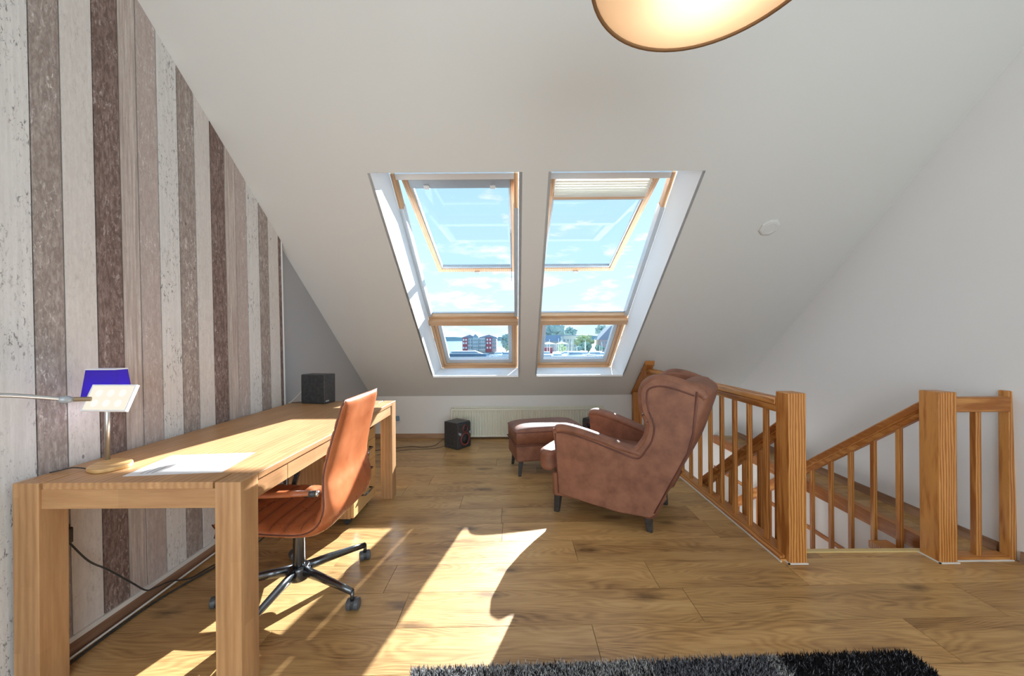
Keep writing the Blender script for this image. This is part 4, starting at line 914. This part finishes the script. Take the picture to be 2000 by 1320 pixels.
pb2 = thing('pale_building', 'pale flat-roofed building behind the tents', 'house', (38, 262, Z0))
block(pb2, 'wall', 'wall_pale', 34.5, 46, 262, 272, Z0, 2.6); block(pb2, 'roof', 'roof_blue', 34, 46.5, 261.5, 272.5, 2.6, 3.1)
for x_ in (35, 37.4, 39.8, 42.2, 44.6):
    for z_ in (-5.2, -1.4): block(pb2, 'window_pane', 'glaze_teal', x_-.6, x_+.6, 261.8, 262, z_, z_+1.6)
bb = thing('boat_shed', 'long low shed with blue roof behind the tents', 'shed', (24, 270, Z0))
block(bb, 'wall', 'wall_pale', 17, 33, 270, 278, Z0, -.6); obj('roof', W_(bb, prism(B(), [(269, -1.2), (279, -1.2), (274, 3.2)], 'x', 16.5, 33.6)), 'roof_blue', bb)
hs = thing('dark_roof_house', 'house with steep dark roof and pinkish wall at the right window edge', 'house', (58, 238, Z0))
block(hs, 'wall', 'wall_pink', 54.3, 66, 238, 250, Z0, .0)
obj('roof', W_(hs, prism(B(), [(53, -.3), (67.5, -.3), (62.6, 8.6), (61.4, 8.6)], 'y', 237.4, 250.6)), 'roof_slate', hs)
for x_ in (56, 58.4, 60.8):
    for z_ in (-6, -2.9): block(hs, 'window_pane', 'glaze_teal', x_-.5, x_+.5, 237.8, 238, z_, z_+1.5)
for i, (x_, y_, w_, lb) in enumerate(((20.5, 225, 4.2, 'larger white pavilion tent at the left of the right window'), (29, 228, 3.4, 'smaller white pavilion tent beside the yellow-green tree'))):
    t = thing('pavilion', lb, 'tent', (x_, y_, Z0))
    bm = B(); c_ = bm.verts.new((0, 0, 6.9)); r_ = [bm.verts.new((a*w_, b*w_, 5.6)) for a, b in ((-1, -1), (1, -1), (1, 1), (-1, 1))]
    for k in range(4): bm.faces.new([r_[k], r_[(k+1) % 4], c_])
    bm.faces.new(r_); obj('canopy', bm, 'tent_white', t)
    for a, b in ((-1, -1), (1, -1), (1, 1), (-1, 1)): obj('pole', tube(B(), [(a*w_*.95, b*w_*.95, 0), (a*w_*.95, b*w_*.95, 5.6)], .15, 6), 'hull_white', t)
    obj('bar_hut', bx(-w_*.6, w_*.5, -w_*.5, w_*.3, 0, 3.6), ('brick_red', 'roof_slate')[i], t)
def boat(label, x, y, L_, rz, h_=1.6, cab=.5, mast=0, hull='hull_white', group=None):
    t = thing('boat', label, 'boat', (x, y, ZG), rz, group)
    def ring(z_, k, bowk): return [(-L_/2, -L_*.13*k, z_), (L_*.2, -L_*.14*k, z_), (L_/2*bowk, 0, z_+.0), (L_*.2, L_*.14*k, z_), (-L_/2, L_*.13*k, z_)]
    bm = B(); a = [bm.verts.new(p) for p in ring(-.4, .7, .85)]; b = [bm.verts.new(p) for p in ring(h_, 1, 1.05)]
    bm.faces.new(a[::-1]); bm.faces.new(b)
    for k in range(5): bm.faces.new([a[k], a[(k+1) % 5], b[(k+1) % 5], b[k]])
    obj('hull', bm, hull, t)
    bm = B(); hexa(bm, [(-L_*.38, -L_*.09, h_), (L_*cab*.4, -L_*.09, h_), (L_*cab*.4, L_*.09, h_), (-L_*.38, L_*.09, h_)], [(-L_*.34, -L_*.075, h_*2.05), (L_*cab*.22, -L_*.075, h_*2.05), (L_*cab*.22, L_*.075, h_*2.05), (-L_*.34, L_*.075, h_*2.05)])
    obj('cabin', bm, 'hull_white', t)
    obj('cabin_window', hexa(B(), [(-L_*.33, -L_*.0925, h_*1.35), (L_*cab*.3, -L_*.0925, h_*1.35), (L_*cab*.28, -L_*.088, h_*1.75), (-L_*.32, -L_*.088, h_*1.75)], [(-L_*.33, L_*.0925, h_*1.35), (L_*cab*.3, L_*.0925, h_*1.35), (L_*cab*.28, L_*.088, h_*1.75), (-L_*.32, L_*.088, h_*1.75)]), 'hull_blue', t)
    if mast: obj('mast', tube(B(), [(0, 0, h_), (0, 0, mast)], .14, 6), 'hull_white', t)
    return t
boat('long low white excursion ship below the red harbour house', -27.5, 214, 25, 0, 1.5, .9, 0, 'hull_blue')
boat('white motor boat moored at the right edge of the left window', -4.8, 192, 8.5, PI*.96, 1.5, .5)
boat('white motor boat in front of the round blue-green tree', -9.5, 200, 8, PI*1.03, 1.4, .5)
boat('large white yacht in the middle of the marina', 28, 168, 12, .15, 2.0, .6, 6)
boat('white boat in front of the dark-roofed house', 38.5, 176, 9.5, -.12, 1.8, .6)
boat('white boat at the left of the marina', 14.6, 164, 9.5, .1, 1.4, .5)
boat('white boat moored behind the large yacht', 35, 186, 9, .2, 1.6, .5, 8)
boat('white sailing boat below the small yellow-green tree', 21, 178, 9, .05, 1.3, .4, 10)

spots = [(11, 176, 8, .1, 7), (20.5, 172.3, 8, -.05, 0), (23.5, 190, 8, .2, 9), (29.5, 181, 8, .0, 0), (33.5, 160, 9, .1, 0), (42.5, 182, 8.5, -.2, 8), (44.5, 195, 8, .15, 6), (17, 195, 8.5, .05, 8), (28.5, 199, 8, -.05, 7), (38, 200, 8.5, .1, 9)]
names = ['farthest left white boat with a short mast in the marina', 'white boat without mast near the left of the marina', 'white boat with a tall mast behind the small sailing boat', 'white boat without mast right of the large yacht', 'nearest white boat at the bottom of the right window', 'white boat with mast before the dark-roofed house', 'white boat with short mast at the right edge of the marina', 'white boat with mast below the larger pavilion tent', 'white boat with mast in the back row behind the yacht', 'white boat with the tallest mast in the back row of the marina']
for (x_, y_, L_, a_, m_), lb in zip(spots, names): boat(lb, x_, y_, L_, a_, 1.5, .5, m_)
for x_, y_, lb in ((33, 216, 'thin white flagpole on the quay before the pale building'), (20, 214, 'thin white flagpole on the quay left of the tents')):
    t = thing('flagpole', lb, 'pole', (x_, y_, Z0)); obj('pole', tube(B(), [(0, 0, 0), (0, 0, 8.5)], [.3, .16], 8), 'hull_white', t); obj('foot', bx(-.5, .5, -.5, .5, 0, .4), 'quay', t)
for i, (x_, y_, zc_, rx_, rz_, m_, lb) in enumerate(((51, 226, -5.2, 3.2, 2.2, 'foliage_green', 'low dark green bush at the foot of the dark-roofed house'), (37.5, 222, -5.6, 2.6, 1.8, 'foliage_blue_green', 'low blue-green bush before the pale building'), (14.5, 232, -4.5, 3.0, 2.6, 'foliage_green', 'green bush at the left edge of the right window'), (63, 270, 6.0, 5.5, 4.5, 'foliage_blue_green', 'pale tree top rising behind the dark roof'))):
    tree(lb, x_, y_, zc_, rx_, rz_, m_, 45, seed=20+i)
